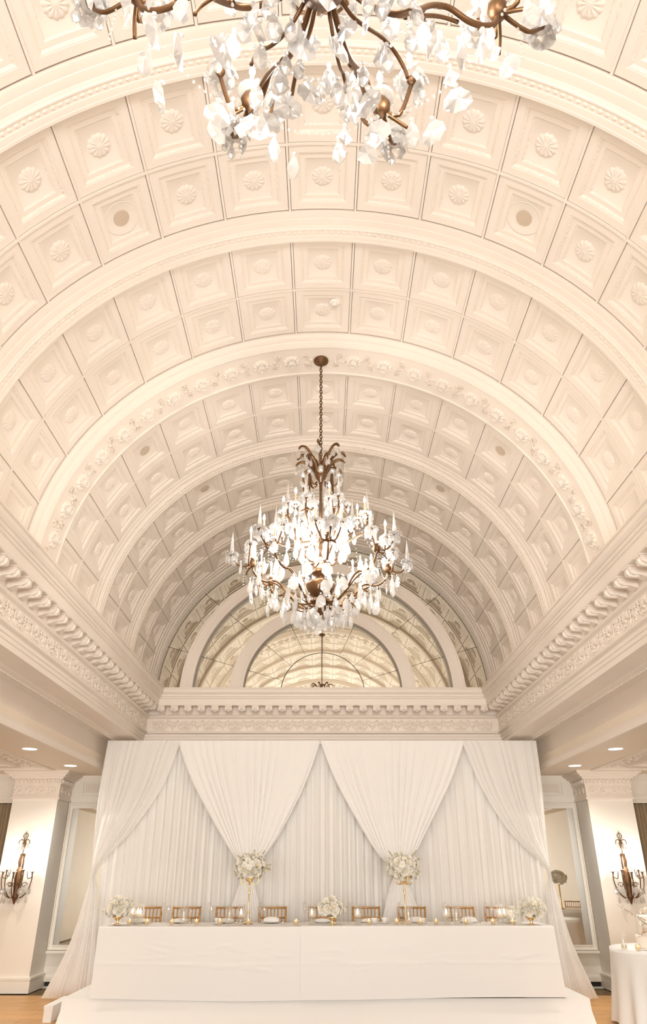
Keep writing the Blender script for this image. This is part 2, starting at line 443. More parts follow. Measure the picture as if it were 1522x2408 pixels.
def wide_rib(y0):
    mb = MB(); w = W2
    half = [(0.0, 0.10), (0.0, -0.006), (0.015, -0.010), (0.03, -0.030), (0.05, -0.040), (0.056, -0.040), (0.058, -0.048), (0.075, -0.050), (0.08, -0.060), (0.10, -0.074), (0.12, -0.080), (0.125, -0.086), (0.135, -0.086), (0.14, -0.094), (0.155, -0.096), (0.16, -0.090), (0.168, -0.084)]
    p = half + [(w - y, o) for y, o in half[::-1]]
    arc_strip(mb, [(y0 + y, o) for y, o in p], 96, 0, True)
    r = obj('rosette_rib', mb, M['plaster'], ceil)
    mod = r.modifiers.new('edges', 'EDGE_SPLIT'); mod.split_angle = math.radians(35)
    n = 24; yc = y0 + w / 2
    for i in range(-11, 12):
        th = math.radians(7.5) * i
        if i != 0: link('rosette', big_rosette, r, vault_frame(th, yc, -0.084))
    for i in range(-12, 12):
        th = math.radians(7.5) * (i + .5)
        link('leaf_spray', sprays[i % 3], r, vault_frame(th, yc, -0.084, (0.25 if i % 2 else -0.25) + (PI if i < 0 else 0)))
    return r
wide_rib(Y_RIB3); wide_rib(bays[1] - W2)
# ceiling loudspeakers and the smoke detector
spk_me = MB(); spk_me.lathe([(0.0, 0.006), (0.071, 0.006), (0.073, 0.004), (0.073, 0.0)], 32, smooth=False); spk_me = spk_me.mesh('grille_cloth', M['speaker'])
ring_me = MB(); ring_me.lathe([(0.155, 0.0), (0.155, 0.004), (0.158, 0.006), (0.163, 0.004), (0.163, 0.0)], 48, mi=0)
ring_me.f = ring_me.f[:-2]; ring_me.m = ring_me.m[:-2]; ring_me.s = ring_me.s[:-2]; ring_me = ring_me.mesh('trim_ring', M['plaster'])
spk_labels = {(2, 1, -3): 'round tan ceiling speaker in a left coffer between the two chandeliers', (2, 1, 3): 'round tan ceiling speaker in a right coffer between the two chandeliers',
              (4, 0, -4): 'round ceiling speaker with ring just behind the rosette arch, left', (4, 0, 4): 'round ceiling speaker with ring just behind the rosette arch, right',
              (5, 0, -3): 'small round speaker in the vault to the left of the crystal chandelier', (5, 0, 3): 'small round speaker in the vault to the right of the crystal chandelier'}
for (bi, row, k), lab in spk_labels.items():
    yc = bays[bi] + L / 4 + row * L / 2
    t = thing('ceiling_speaker', lab, 'speaker', group='speakers set in the coffers')
    t.matrix_basis = vault_frame(PITCH * k, yc, 0.036)
    link('grille_cloth', spk_me, t)
    if bi != 5: link('trim_ring', ring_me, t)
t = thing('smoke_detector', 'small white smoke detector on a coffer above the hanging chandelier', 'detector')
t.matrix_basis = vault_frame(math.radians(2.56), bays[3] + 0.75 * L - 0.12, 0.036)
mb = MB(); mb.lathe([(0.0, 0.0), (0.062, 0.0), (0.062, 0.012), (0.05, 0.03), (0.0, 0.03)][::-1], 24); obj('base', mb, M['porcelain'], t)
mb = MB(); mb.lathe([(0.0, 0.044), (0.026, 0.042), (0.032, 0.03), (0.0, 0.03)], 20); obj('sensor', mb, M['porcelain'], t)

# ---------------------------------------------------------------- entablatures
XA, YA = 3.05, 12.3
prof = [(-0.32, 4.372), (0.335, 4.372), (0.35, 4.366), (0.352, 4.345), (0.332, 4.338), (0.332, 4.318), (0.345, 4.312), (0.34, 4.29), (0.318, 4.265), (0.300, 4.258), (0.300, 4.240), (0.312, 4.236), (0.312, 4.222), (0.292, 4.214), (0.290, 4.195), (0.270, 4.188), (0.270, 4.09), (0.262, 4.080), (0.245, 4.080), (0.24, 4.088), (0.07, 4.088), (0.062, 4.080), (0.06, 3.965), (0.072, 3.955), (0.09, 3.945), (0.096, 3.93), (0.085, 3.915), (0.062, 3.905), (0.052, 3.90), (0.045, 3.892), (0.045, 3.70), (0.055, 3.692), (0.078, 3.685), (0.08, 3.665), (0.065, 3.655), (0.05, 3.65), (0.034, 3.642), (0.033, 3.605), (0.020, 3.60), (0.018, 3.562), (0.004, 3.556), (0.0, 3.50)]
prof_side = prof + [(-0.27, 3.50), (-0.275, 3.488), (-0.29, 3.482), (-0.30, 3.49), (-0.33, 3.478), (-0.36, 3.478), (-0.385, 3.49), (-0.39, 3.515), (-0.47, 3.515), (-0.55, 3.50), (-0.55, 3.225), (-0.54, 3.218), (-0.54, 3.205), (-0.525, 3.195), (-0.522, 3.175), (-0.512, 3.168), (-0.512, 3.15), (-0.50, 3.142), (-0.49, 3.11), (-0.485, 3.10), (-0.485, 3.03), (-0.52, 3.03), (-0.52, 3.06)]
prof_end = prof + [(-0.5, 3.50)]
def sweep(mb, pr, ends, mi=0):
    a, b = ends; n = len(pr); vs = [a(e, z) for e, z in pr] + [b(e, z) for e, z in pr]
    mb.add(vs, [(i, i + 1, n + i + 1, n + i) for i in range(n - 1)], mi, False)
def left(e, z, y): return Vector((-(XA - e), y, z))
trims = {}
for nm, sg in (('trim_1', -1), ('trim_3', 1)):
    mb = MB()
    sweep(mb, prof_side, (lambda e, z: Vector((sg * (XA - e), YF, z)), lambda e, z: Vector((sg * (XA - e), YA - max(e, -0.5), z))))
    if sg > 0: mb.f = [f[::-1] for f in mb.f]
    trims[sg] = struct(nm, mb, M['plaster'])
mb = MB(); sweep(mb, prof_end, (lambda e, z: Vector((-(XA - e), YA - e, z)), lambda e, z: Vector((XA - e, YA - e, z)))); trims[0] = struct('trim_2', mb, M['plaster'])
# scroll brackets (modillions); local x along the wall, y towards the room, z up
mb = MB()
side = [(0.055, 0.0), (0.246, 0.0), (0.252, -0.03), (0.248, -0.06), (0.235, -0.084), (0.205, -0.094), (0.175, -0.092), (0.135, -0.098), (0.10, -0.114), (0.075, -0.122), (0.055, -0.122)]
mb.extrude(side, -0.052, 0.052, lambda a, b, d: Vector((d, a, b)))
mb.box(-0.064, 0.064, 0.055, 0.262, -0.018, 0.0)
for sx in (-1, 1): mb.tube([(sx * .050, .216, -.055), (sx * .064, .216, -.055)], .034, 9, smooth=False); mb.tube([(sx * .050, .088, -.09), (sx * .060, .088, -.09)], .024, 8, smooth=False)
mb.blob((0, 0.245, -0.055), (0.026, 0.02, 0.034), 6, 4); mb.blob((0, 0.18, -0.094), (0.032, 0.06, 0.014), 6, 4); mb.blob((0, 0.225, -0.085), (0.036, 0.022, 0.018), 6, 4)
modillion = mb.mesh('scroll_bracket', M['plaster'])
SP = 0.229
for sg in (-1, 1):
    y = 11.90
    while y > 4.4:
        link('scroll_bracket', modillion, trims[sg], Matrix(((0, -sg * 1.0, 0, sg * XA), (1, 0, 0, y), (0, 0, 1, 4.086), (0, 0, 0, 1))))
        y -= 0.27
n = 25
for i in range(n):
    x = (i - (n - 1) / 2) * SP
    link('scroll_bracket', modillion, trims[0], T(x, YA, 4.086) @ Matrix.Diagonal((1, -1, 1, 1)))
# frieze ornaments: shells and leaf cups; local x along, y out, z up (height 0.19)
def shell_mesh():
    mb = MB()
    for i in range(9):
        a = math.radians(-80 + 20 * i); l = 0.068 if i % 2 == 0 else 0.064
        m = T(0, 0.004, -0.005) @ RY(a) @ T(0, 0, 0.02 + l / 2)
        mb.blob((0, 0, 0), (0.0095, 0.017, l / 2), 6, 4, 0, m)
    mb.blob((0, 0.008, -0.012), (0.022, 0.018, 0.016), 8, 4)
    path = [(0.088 * math.cos(t), 0.006, -0.012 + 0.062 * math.sin(t)) for t in [PI + PI * k / 10 for k in range(11)]]
    mb.tube(path, 0.011, 5)
    for s in (-1, 1): mb.tube(catmull([(s * .088, .006, -.012), (s * .10, .008, .03), (s * .085, .008, .05), (s * .078, .006, .03)], 3), .009, 5)
    for k in range(5): mb.blob((0.024 * (k - 2), 0.006, -0.045 + 0.004 * abs(k - 2)), (0.010, 0.013, 0.018), 6, 4)
    return mb.mesh('shell_ornament', M['plaster'])
def cup_mesh():
    mb = MB()
    for i in range(5):
        a = math.radians(-56 + 28 * i)
        mb.blob((0, 0, 0), (0.015, 0.016, 0.036), 6, 4, 0, T(0, 0.004, 0.04) @ RY(PI + a) @ T(0, 0, 0.045))
    mb.blob((0, 0.006, 0.045), (0.05, 0.014, 0.014), 8, 4)
    for s in (-1, 1): mb.tube(catmull([(s * .05, .006, .05), (s * .075, .008, .075), (s * .085, .008, .06), (s * .07, .006, .052)], 3), .008, 5)
    mb.blob((0, 0.006, -0.052), (0.014, 0.012, 0.016), 6, 4)
    return mb.mesh('leaf_cup_ornament', M['plaster'])
orn = [shell_mesh(), cup_mesh()]
nm2 = ['shell_ornament', 'leaf_cup_ornament']
def orn_row(parent, n, fr):
    for i in range(n):
        link(nm2[i % 2], orn[i % 2], parent, fr(i))
HP = 0.213
orn_row(trims[0], 27, lambda i: T((i - 13) * HP, YA - 0.045, 3.792) @ Matrix.Diagonal(((1.28, 1.12)[i % 2], -1.15, 1.18, 1)))
for sg in (-1, 1):
    orn_row(trims[sg], 30, lambda i: Matrix(((0, -sg * 1.15, 0, sg * (XA - 0.045)), ((1.32, 1.2)[i % 2], 0, 0, 12.02 - .225 * i), (0, 0, 1.18, 3.792), (0, 0, 0, 1))))
    b = MB(); y = 12.2
    while y > 5.0:
        b.blob((sg * (XA + 0.345), y, 3.475), (0.013, 0.016, 0.013), 5, 3); y -= 0.05
    o = obj('bead_row', b, M['plaster'], trims[sg]); o['kind'] = 'stuff'

# ---------------------------------------------------------------- walls, floor, aisles
YW = 12.8; XW = 6.6; ZAC = 3.045
mb = MB()
def wall_quad(mb, a, b, c, d): mb.add([a, b, c, d], [(0, 1, 2, 3)])
mb.box(-XW, XW, YW, YW + 0.15, 0, 3.62)
mb.box(-3.6, 3.6, 12.46, 12.60, 3.4, 7.6)
struct('wall_front', mb, M['wall'])
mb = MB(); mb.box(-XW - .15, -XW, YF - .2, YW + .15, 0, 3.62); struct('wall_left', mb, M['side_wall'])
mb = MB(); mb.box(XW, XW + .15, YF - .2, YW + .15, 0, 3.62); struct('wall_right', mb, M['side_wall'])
mb = MB(); mb.box(-XW, XW, YF - .2, YF, 0, 3.62); mb.box(-3.6, 3.6, YF - .2, YF, 3.4, 7.6); struct('wall_back', mb, M['wall'])
# floor: carpet slab and boards
mb = MB(); mb.box(-XW, XW, YF, YW, -0.2, -0.014); fl = struct('floor', mb, M['carpet'])
plank_b = MB(); plank_b.box(-0.598, 0.598, -0.1475, 0.1475, -0.012, 0.0); plank_me = plank_b.mesh('plank', M['oak'])
for sg in (-1, 1):
    for r in range(9):
        for c in range(4):
            link('plank', plank_me, fl, T(sg * (2.4 + 0.6 + 1.2 * c + (0.6 if r % 2 else 0) * 0.5), 11.87 - 0.3 * r, 0))
mb = MB(); mb.box(-6.4, 6.4, YF + .2, 9.31, -0.013, -0.001); o = obj('added_neutral_carpet', mb, M['added_neutral_carpet'], fl)  # unseen carpet, added in place of boards to avoid orange bounce light
# aisle ceilings with recessed panels
for sg, nm in ((-1, 'ceiling_left'), (1, 'ceiling_right')):
    mb = MB()
    def bx(x0, x1, y0, y1, z0, z1):
        a, b_ = sorted((sg * x0, sg * x1)); mb.box(a, b_, y0, y1, z0, z1)
    x0, x1 = 4.37, 6.1; y0, y1 = 4.2, 11.93
    bx(3.56, x0, YF, YW, ZAC, ZAC + .2); bx(x1, XW, YF, YW, ZAC, ZAC + .2)
    bx(x0, x1, YF, y0, ZAC, ZAC + .2); bx(x0, x1, y1, YW, ZAC, ZAC + .2); bx(x0, x1, y0, y1, ZAC + .2, ZAC + .25)
    ac = struct(nm, mb, M['aisle']); ac['label'] = 'flat cream aisle ceiling on the %s with recessed ornamental panel' % ('left' if sg < 0 else 'right')
    # border frame of the recess, carved leaf band inside it
    f = MB()
    def frm(t0, t1, z0, z1):
        for (a, b_, c, d) in ((x0 + t0, x0 + t1, y0 + t0, y1 - t0), (x1 - t1, x1 - t0, y0 + t0, y1 - t0), (x0 + t1, x1 - t1, y0 + t0, y0 + t1), (x0 + t1, x1 - t1, y1 - t1, y1 - t0)):
            p, q = sorted((sg * a, sg * b_)); f.box(p, q, c, d, z0, z1)
    frm(-0.03, 0.03, ZAC - .018, ZAC + .10); frm(0.03, 0.07, ZAC + .012, ZAC + .12)
    frm(0.40, 0.46, ZAC - .012, ZAC + .14); frm(0.46, 0.52, ZAC + .02, ZAC + .215); frm(0.07, 0.40, ZAC + .05, ZAC + .15)
    obj('panel_frame', f, M['plaster'], ac)
    lm = MB(); rnd = random.Random(5 + sg); yy = 11.75
    while yy > 8.2:
        for q in range(6):
            lm.blob((sg * (x0 + rnd.uniform(.10, .37)), yy + rnd.uniform(-.08, .08), ZAC + .045), (rnd.uniform(.015, .03), rnd.uniform(.03, .07), rnd.uniform(.02, .035)), 6, 4, 0, RZ(rnd.uniform(0, PI)))
        yy -= 0.13
    xx = x0 + .5
    while xx < 5.9:
        for q in range(6):
            lm.blob((sg * (xx + rnd.uniform(-.06, .06)), y1 - rnd.uniform(.10, .37), ZAC + .045), (rnd.uniform(.015, .03), rnd.uniform(.03, .07), rnd.uniform(.02, .035)), 6, 4, 0, RZ(rnd.uniform(0, PI)))
        xx += .12
    o = obj('carved_leaf_band', lm, M['plaster'], ac); o['kind'] = 'stuff'
    # pillars of the end wall
    nm = 'pillar'
    mb = MB(); xa, xb = 4.30, 5.03
    def bx2(x0_, x1_, y0_, y1_, z0, z1, m=0):
        a, b_ = sorted((sg * x0_, sg * x1_)); mb.box(a, b_, y0_, y1_, z0, z1, m)
    bx2(xa, xb, 12.2, YW, 0.0, 2.63)
    pl = struct('pillar', mb, M['wall']); pl['label'] = 'square cream pillar carrying a wall sconce, %s side' % ('left' if sg < 0 else 'right')
    mb = MB()
    for t, z0, z1 in ((0.03, 2.615, 2.64), (0.012, 2.64, 2.845), (0.03, 2.845, 2.857), (0.055, 2.925, 2.94), (0.06, 2.94, 2.955), (0.10, 2.955, 2.985), (0.13, 2.985, 3.005), (0.16, 3.005, 3.03), (0.17, 3.03, 3.046)):
        bx2(xa - t, xb + t, 12.2 - t, YW, z0, z1)
    obj('capital', mb, M['plaster'], pl)
    eg = MB()
    for i in range(11): eg.blob((sg * (xa + 0.03 + i * 0.067), 12.175, 2.89), (.026, .03, .036), 8, 5)
    for i in range(8): eg.blob((sg * (xa - 0.022), 12.24 + i * 0.067, 2.89), (.03, .026, .036), 8, 5)
    eg.box(*sorted((sg * (xa - .02), sg * (xb + .02))), 12.18, YW, 2.857, 2.925)
    o = obj('egg_moulding', eg, M['plaster'], pl)
    sw = MB(); rnd = random.Random(3)
    for i in range(4):
        cx = xa + 0.10 + i * 0.18
        sw.tube([Vector((sg * (cx + (.062 - .004 * k) * math.cos(k * .55)), 12.184, 2.745 + (.062 - .004 * k) * math.sin(k * .55))) for k in range(14)], .012, 5)
        for q in range(3): sw.blob((sg * (cx + .085 + rnd.uniform(-.02, .02)), 12.186, 2.70 + q * .05), (.012, .014, .028), 6, 4, 0, RY(rnd.uniform(-1, 1)))
    for i in range(3):
        cy = 12.32 + i * .18
        sw.tube([Vector((sg * (xa - .016), cy + (.062 - .004 * k) * math.cos(k * .55), 2.745 + (.062 - .004 * k) * math.sin(k * .55))) for k in range(14)], .012, 5)
    obj('scroll_relief', sw, M['plaster'], pl)
    mb = MB()
    bx2(xa - .03, xb + .03, 12.17, YW, 0.0, 0.15); bx2(xa - .022, xb + .022, 12.178, YW, .15, .165); bx2(xa - .035, xb + .035, 12.165, YW, .165, .19); bx2(xa - .012, xb + .012, 12.188, YW, .19, .205)
    obj('plinth', mb, M['wall'], pl)
    # wall mirror between drape and pillar
    mt = thing('wall_mirror', 'tall framed wall mirror partly hidden behind the drape beside the %s pillar' % ('left' if sg < 0 else 'right'), 'mirror', (sg * 3.6, YW, 0.5))
    mb = MB(); a, b_ = sorted((sg * 2.9, sg * 4.215)); mb.box(a - sg * 3.6, b_ - sg * 3.6, -.03, -.015, 0.055, 2.02); g = obj('mirror_glass', mb, M['wallmirror'], mt)
    f = MB()
    def fx(x0_, x1_, y0_, y1_, z0, z1):
        a, b_ = sorted((sg * (x0_ - 3.6), sg * (x1_ - 3.6))); f.box(a, b_, y0_, y1_, z0, z1)
    for t0, t1, yy0 in ((0.0, .012, -.045), (.012, .05, -.03), (.05, .066, -.06)):
        fx(4.215 + t0, 4.215 + t1, yy0, -.005, .055 - t1, 2.02 + t1); fx(2.85, 4.215 + t0, yy0, -.005, 2.02 + t0, 2.02 + t1); fx(2.85, 4.215 + t0, yy0, -.005, .055 - t1, .055 - t0)
    obj('frame', f, M['wall'], mt)
    f = MB(); fx(2.8, 4.29, -.085, -.005, -.052, -.018); obj('sill', f, M['wall'], mt)
    # mouldings and vent on the wall above the mirror
    f = MB()
    for z0, z1, d in ((2.615, 2.63, .03), (2.63, 2.70, .012), (2.70, 2.715, .03)): fx(2.8, 4.295, -d, 0.0, z0 - 0, z1)
    wt = obj('wall_moulding', f, M['wall'], bpy.data.objects['wall_front'], T(sg * 3.6, YW, 0))
    vt = thing('vent_grille', 'cream air vent grille high on the wall beside the %s pillar' % ('left' if sg < 0 else 'right'), 'vent', (sg * 3.84, YW, 2.84))
    f = MB()
    for (a, b_, c, d, y) in ((-.27, .27, .085, .105, -.028), (-.27, .27, -.105, -.085, -.028), (-.27, -.25, -.085, .085, -.028), (.25, .27, -.085, .085, -.028)): f.box(a, b_, y, 0, c, d)
    obj('frame', f, M['wall'], vt)
    f = MB(); f.box(-.22, .22, -.004, -.001, -.066, .066); obj('backing', f, M['joint'], vt)
    f = MB()
    for i in range(23): x = -.22 + i * .02; f.box(x - .004, x + .004, -.012, -.004, -.066, .066)
    for i in range(8): z = -.066 + i * .01886; f.box(-.22, .22, -.010, -.004, z - .0045, z + .0045)
    obj('lattice', f, M['wall'], vt)
    # toe vent and baseboard
    f = MB(); a, b_ = sorted((sg * 3.0, sg * 4.27)); f.box(a, b_, YW - .03, YW, .075, .13); f.box(a, b_, YW - .02, YW, .13, .145)
    bb = struct('baseboard_left' if sg < 0 else 'baseboard_right', f, M['wall'])
    f = MB(); a, b_ = sorted((sg * 4.08, sg * 4.262)); f.box(a, b_, YW - .012, YW, .015, .07)
    o = obj('floor_vent', f, M['dark']); tag(o, 'small black floor vent slot at the foot of the wall beside the %s pillar' % ('left' if sg < 0 else 'right'), 'vent')
    # window bay beyond the pillar: valance panel and taupe curtain
    f = MB(); a, b_ = sorted((sg * 5.03, sg * XW)); f.box(a, b_, 12.55, 12.7, 2.585, ZAC); f.box(a, b_, 12.52, 12.7, 2.585, 2.61)
    bb = struct('trim_4' if sg < 0 else 'trim_5', f, M['wall']); bb['label'] = 'cream panelled valance over the curtain, %s edge of the photo' % ('left' if sg < 0 else 'right')
    f = MB(); a, b_ = sorted((sg * 5.13, sg * 6.0))
    f.box(a, b_, 12.53, 12.55, 2.93, 2.95); f.box(a, b_, 12.53, 12.55, 2.68, 2.70); f.box(a, a + .02, 12.53, 12.55, 2.70, 2.93); f.box(b_ - .02, b_, 12.53, 12.55, 2.70, 2.93)
    obj('panel_moulding', f, M['wall'], bb)
    def cur(u, v):
        x = 5.04 + 1.1 * u
        return Vector((sg * x, 12.64 + .035 * math.sin(u * 2 * PI * 9 + .6 * math.sin(u * 20)), 0.02 + 2.62 * v))
    f = MB(); f.grid(cur, 90, 3)
    o = obj('window_curtain', f, M['curtain']); tag(o, 'taupe pleated window curtain at the %s edge beside the pillar' % ('left' if sg < 0 else 'right'), 'curtain')
    # downlights
    for y, lab in ((6.4, 'added round downlight of the %s aisle, out of view, brightening the guest side'), (9.8, 'nearer round downlight in the %s aisle ceiling'), (11.5, 'farther round downlight in the %s aisle ceiling above the pillar')):  # nearest pair added out of view to brighten the reflected flowers
        d = thing('downlight', lab % ('left' if sg < 0 else 'right'), 'ceiling light', (sg * 3.94, y, ZAC), group=None)
        f = MB(); f.lathe([(.088, 0.0), (.105, -.004), (.108, -.001), (.108, 0.0)], 28); f.f = f.f[:-2]; f.m = f.m[:-2]; f.s = f.s[:-2]
        obj('trim_ring', f, M['plaster'], d)
        f = MB(); f.lathe([(.0, -.003), (.092, -.003), (.092, -.0005), (0, -.0005)][::-1], 28); obj('lamp', f, M['downglow'], d)
        l = bpy.data.lights.new('downlight_beam', 'SPOT'); l.energy = E_DOWN * 4; l.spot_size = math.radians(130); l.spot_blend = 0.9; l.color = WARM; l.shadow_soft_size = .08
        lo = bpy.data.objects.new('downlight_beam', l); col.objects.link(lo); lo.location = (sg * 3.94, y, ZAC - .012)
t = thing('sprinkler_head', 'tiny white sprinkler on the right aisle ceiling past the nearer downlight', 'sprinkler', (4.45 - .3, 8.75, ZAC))
mb = MB(); mb.lathe([(0.0, -.022), (.012, -.02), (.012, -.008), (.035, -.006), (.038, 0), (0, 0)][::-1], 16); obj('body', mb, M['porcelain'], t)

# ---------------------------------------------------------------- mirrored lunette
YM = 12.40
lun = thing('lunette_mirror', 'half round mirrored lunette with two cream arches on the end wall under the vault', 'mirror', (0, YM, ZS))
EL = B / R
def arc_pt(r, a, y): return Vector((r * math.cos(a), y, r * EL * math.sin(a)))
def arch(mb, r0, r1, y0, y1, steps=72, a0=0.0, a1=PI):
    vs = []; fs = []
    for i in range(steps + 1):
        a = a0 + (a1 - a0) * i / steps
        vs += [arc_pt(r0, a, y1), arc_pt(r0, a, y0), arc_pt(r1, a, y0), arc_pt(r1, a, y1)]
    for i in range(steps):
        for j in range(4):
            p = i * 4 + j; q = i * 4 + (j + 1) % 4; fs.append((p, q, q + 4, p + 4))
    fs += [(0, 1, 2, 3), tuple(range(steps * 4 + 3, steps * 4 - 1, -1))]
    mb.add(vs, fs, 0, False)
mb = MB(); arch(mb, 2.30, 2.50, -0.13, -0.012); arch(mb, 2.285, 2.315, -.15, -.012); arch(mb, 2.47, 2.505, -.145, -.012); arch(mb, 2.36, 2.37, -.136, -.012); obj('outer_arch', mb, M['plaster'], lun)
mb = MB(); arch(mb, 1.41, 1.63, -0.13, -0.012); arch(mb, 1.395, 1.425, -.15, -.012); arch(mb, 1.45, 1.46, -.137, -.012); arch(mb, 1.60, 1.632, -.14, -.012); obj('inner_arch', mb, M['plaster'], lun)
mb = MB(); mb.add([arc_pt(3.02, PI * i / 60, 0.02) for i in range(61)], [tuple(range(60, -1, -1))]); obj('backing', mb, M['dark'], lun)
angs = [0] + [math.radians(a) for a in (17, 41, 65.5, 90, 114.5, 139, 163)] + [PI]
rndm = random.Random(11)
def pane(r0, r1, a0, a1):
    g = 0.004; f = MB(); n = max(4, int((a1 - a0) / .05)); vs = []; tl = rndm.uniform(-.0012, .0012)
    for i in range(n + 1):
        a = a0 + g / max(r1, .3) + (a1 - a0 - 2 * g / max(r1, .3)) * i / n
        vs += [arc_pt(r0 + g, a, -.004 + tl), arc_pt(r1 - g, a, -.004 - tl)]
    f.add(vs, [(2 * i, 2 * i + 1, 2 * i + 3, 2 * i + 2) for i in range(n)])
    obj('mirror_pane', f, M['mirror'], lun)
for r0, r1 in ((0.74, 1.41), (1.62, 2.31), (2.49, 3.0)):
    for i in range(8): pane(r0, r1, angs[i], angs[i + 1])
f = MB(); f.add([arc_pt(.732, PI * i / 40, -.004) for i in range(41)], [tuple(range(40, -1, -1))]); obj('mirror_pane', f, M['mirror'], lun)

# ---------------------------------------------------------------- crystals
def crystal_meshes():
    d = {}
    mb = MB(); mb.lathe([(.004, 0), (.006, -.012), (.013, -.03), (.020, -.062), (.016, -.082), (.003, -.098)], 6, smooth=False); mb.blob((0, 0, .008), (.007, .007, .007), 6, 4, smooth=False); d['almond_crystal'] = mb
    mb = MB(); mb.add([(0, 0, 0), (.024, 0, -.05), (0, 0, -.085), (-.024, 0, -.05), (0, .009, -.046), (0, -.009, -.046)], [(0, 1, 4), (1, 2, 4), (2, 3, 4), (3, 0, 4), (1, 0, 5), (2, 1, 5), (3, 2, 5), (0, 3, 5)]); mb.blob((0, 0, .008), (.007, .007, .007), 6, 4, smooth=False); d['kite_crystal'] = mb
    mb = MB(); n = 16; pts = []
    for i in range(n):
        a = 2 * PI * i / n; s = 1 + (.08 if i % 2 else -.03)
        r = .036 * s * (1 if math.sin(a) < 0 else 1 - .25 * math.sin(a)); pts.append((r * math.cos(a), 0, -.055 + (.042 * s) * math.sin(a) * (1.25 if math.sin(a) > 0 else 1)))
    mb.add(pts + [(0, .012, -.06), (0, -.012, -.06)], [(i, (i + 1) % n, n) for i in range(n)] + [((i + 1) % n, i, n + 1) for i in range(n)]); mb.blob((0, 0, .008), (.008, .008, .008), 6, 4, smooth=False); d['scalloped_pendant'] = mb
    mb = MB(); mb.lathe([(.02, -.01), (.024, .0), (.014, .012), (.018, .03), (.010, .11), (.001, .19)], 6, smooth=False); d['crystal_spire'] = mb
    mb = MB(); mb.blob((0, 0, 0), (.03, .03, .03), 10, 7, smooth=False); d['crystal_ball'] = mb
    mb = MB()
    for i in range(8):
        m = RZ(2 * PI * i / 8); mb.blob((0, 0, 0), (.016, .010, .006), 6, 4, 0, m @ T(.022, 0, 0) @ RY(.3), False)
    mb.blob((0, 0, .004), (.010, .010, .008), 6, 4, smooth=False); d['crystal_flower'] = mb
    mb = MB(); mb.lathe([(.002, 0), (.007, -.02), (.008, -.06), (.005, -.15), (.0005, -.17)], 6, smooth=False); mb.blob((0, 0, .006), (.006, .006, .006), 6, 4, smooth=False); d['crystal_prism'] = mb
    return {k: v.mesh(k, M['crystal']) for k, v in d.items()}
CR = crystal_meshes()
mb = MB(); mb.lathe([(.010, 0), (.011, .004), (.010, .125), (.009, .13)], 10); sleeve_me = mb.mesh('candle_sleeve', M['sleeve'])
mb = MB(); mb.lathe([(.005, 0), (.010, .008), (.0145, .024), (.012, .042), (.006, .062), (.001, .075)], 10); bulb_me = mb.mesh('bulb', M['bulb'])
mb = MB(); mb.lathe([(.006, -.03), (.012, -.022), (.008, -.01), (.018, -.004), (.022, .006), (.02, .01), (0.0, .01)], 10); cup_me = mb.mesh('drip_cup', M['bronze'])
mb = MB(); mb.lathe([(.012, 0.0), (.05, .006), (.058, .014), (.05, .010), (.012, .006)], 14, smooth=False); bob_me = mb.mesh('crystal_saucer', M['crystal'])

CZ = 7.176                       # canopy height; everything in the chandelier is relative to it
def Z(z): return z - CZ
ch = thing('chandelier', 'whole crystal chandelier hanging on its chain before the mirrored lunette', 'chandelier', (-0.02, 6.78, CZ), group='crystal chandeliers under the vault')
def rpath(pts, a, per=4): return catmull([(r * math.cos(a), r * math.sin(a), Z(z)) for r, z in pts], per)
mb = MB(); mb.lathe([(.01, -.075), (.022, -.07), (.03, -.05), (.06, -.042), (.088, -.03), (.092, -.015), (.088, 0.0), (0, 0.0)], 24)
for i in range(4): mb.blob((.055 * math.cos(i * PI / 2 + .6), .055 * math.sin(i * PI / 2 + .6), -.045), (.012, .012, .012), 8, 4)
obj('canopy', mb, M['bronze'], ch)
mb = MB(); z = CZ - .06; i = 0
while z > 5.62:
    path = [Vector((.016 * math.cos(t), 0, .026 * math.sin(t))) for t in [2 * PI * k / 10 for k in range(11)]]
    m = T(0, 0, Z(z) - .02) @ RZ(i * PI / 2 + .5)
    mb.tube([m @ p for p in path], .0058, 5); z -= .040; i += 1
obj('chain', mb, M['bronze'], ch)
mb = MB(); mb.lathe([(r, Z(z)) for r, z in ((.012, 5.66), (.03, 5.63), (.075, 5.60), (.07, 5.54), (.055, 5.50), (.03, 5.47), (.018, 5.42), (.016, 4.95), (.035, 4.90), (.05, 4.86), (.018, 4.80), (.018, 4.46), (.05, 4.42), (.095, 4.36), (.09, 4.345), (.04, 4.33), (.03, 4.28), (.035, 4.26))], 20); obj('stem', mb, M['bronze'], ch)
mb = MB(); mb.lathe([(r, Z(z)) for r, z in ((.03, 4.27), (.125, 4.255), (.152, 4.235), (.15, 4.21), (.135, 4.16), (.10, 4.11), (.05, 4.08), (.04, 4.05))], 24); obj('bowl', mb, M['bronze'], ch)
mb = MB(); mb.lathe([(r, Z(z)) for r, z in ((.04, 4.09), (.075, 4.08), (.095, 4.055), (.08, 4.02), (.06, 3.99), (.07, 3.97), (.045, 3.95), (.02, 3.92), (.008, 3.90))], 20); obj('hub', mb, M['bronze'], ch)
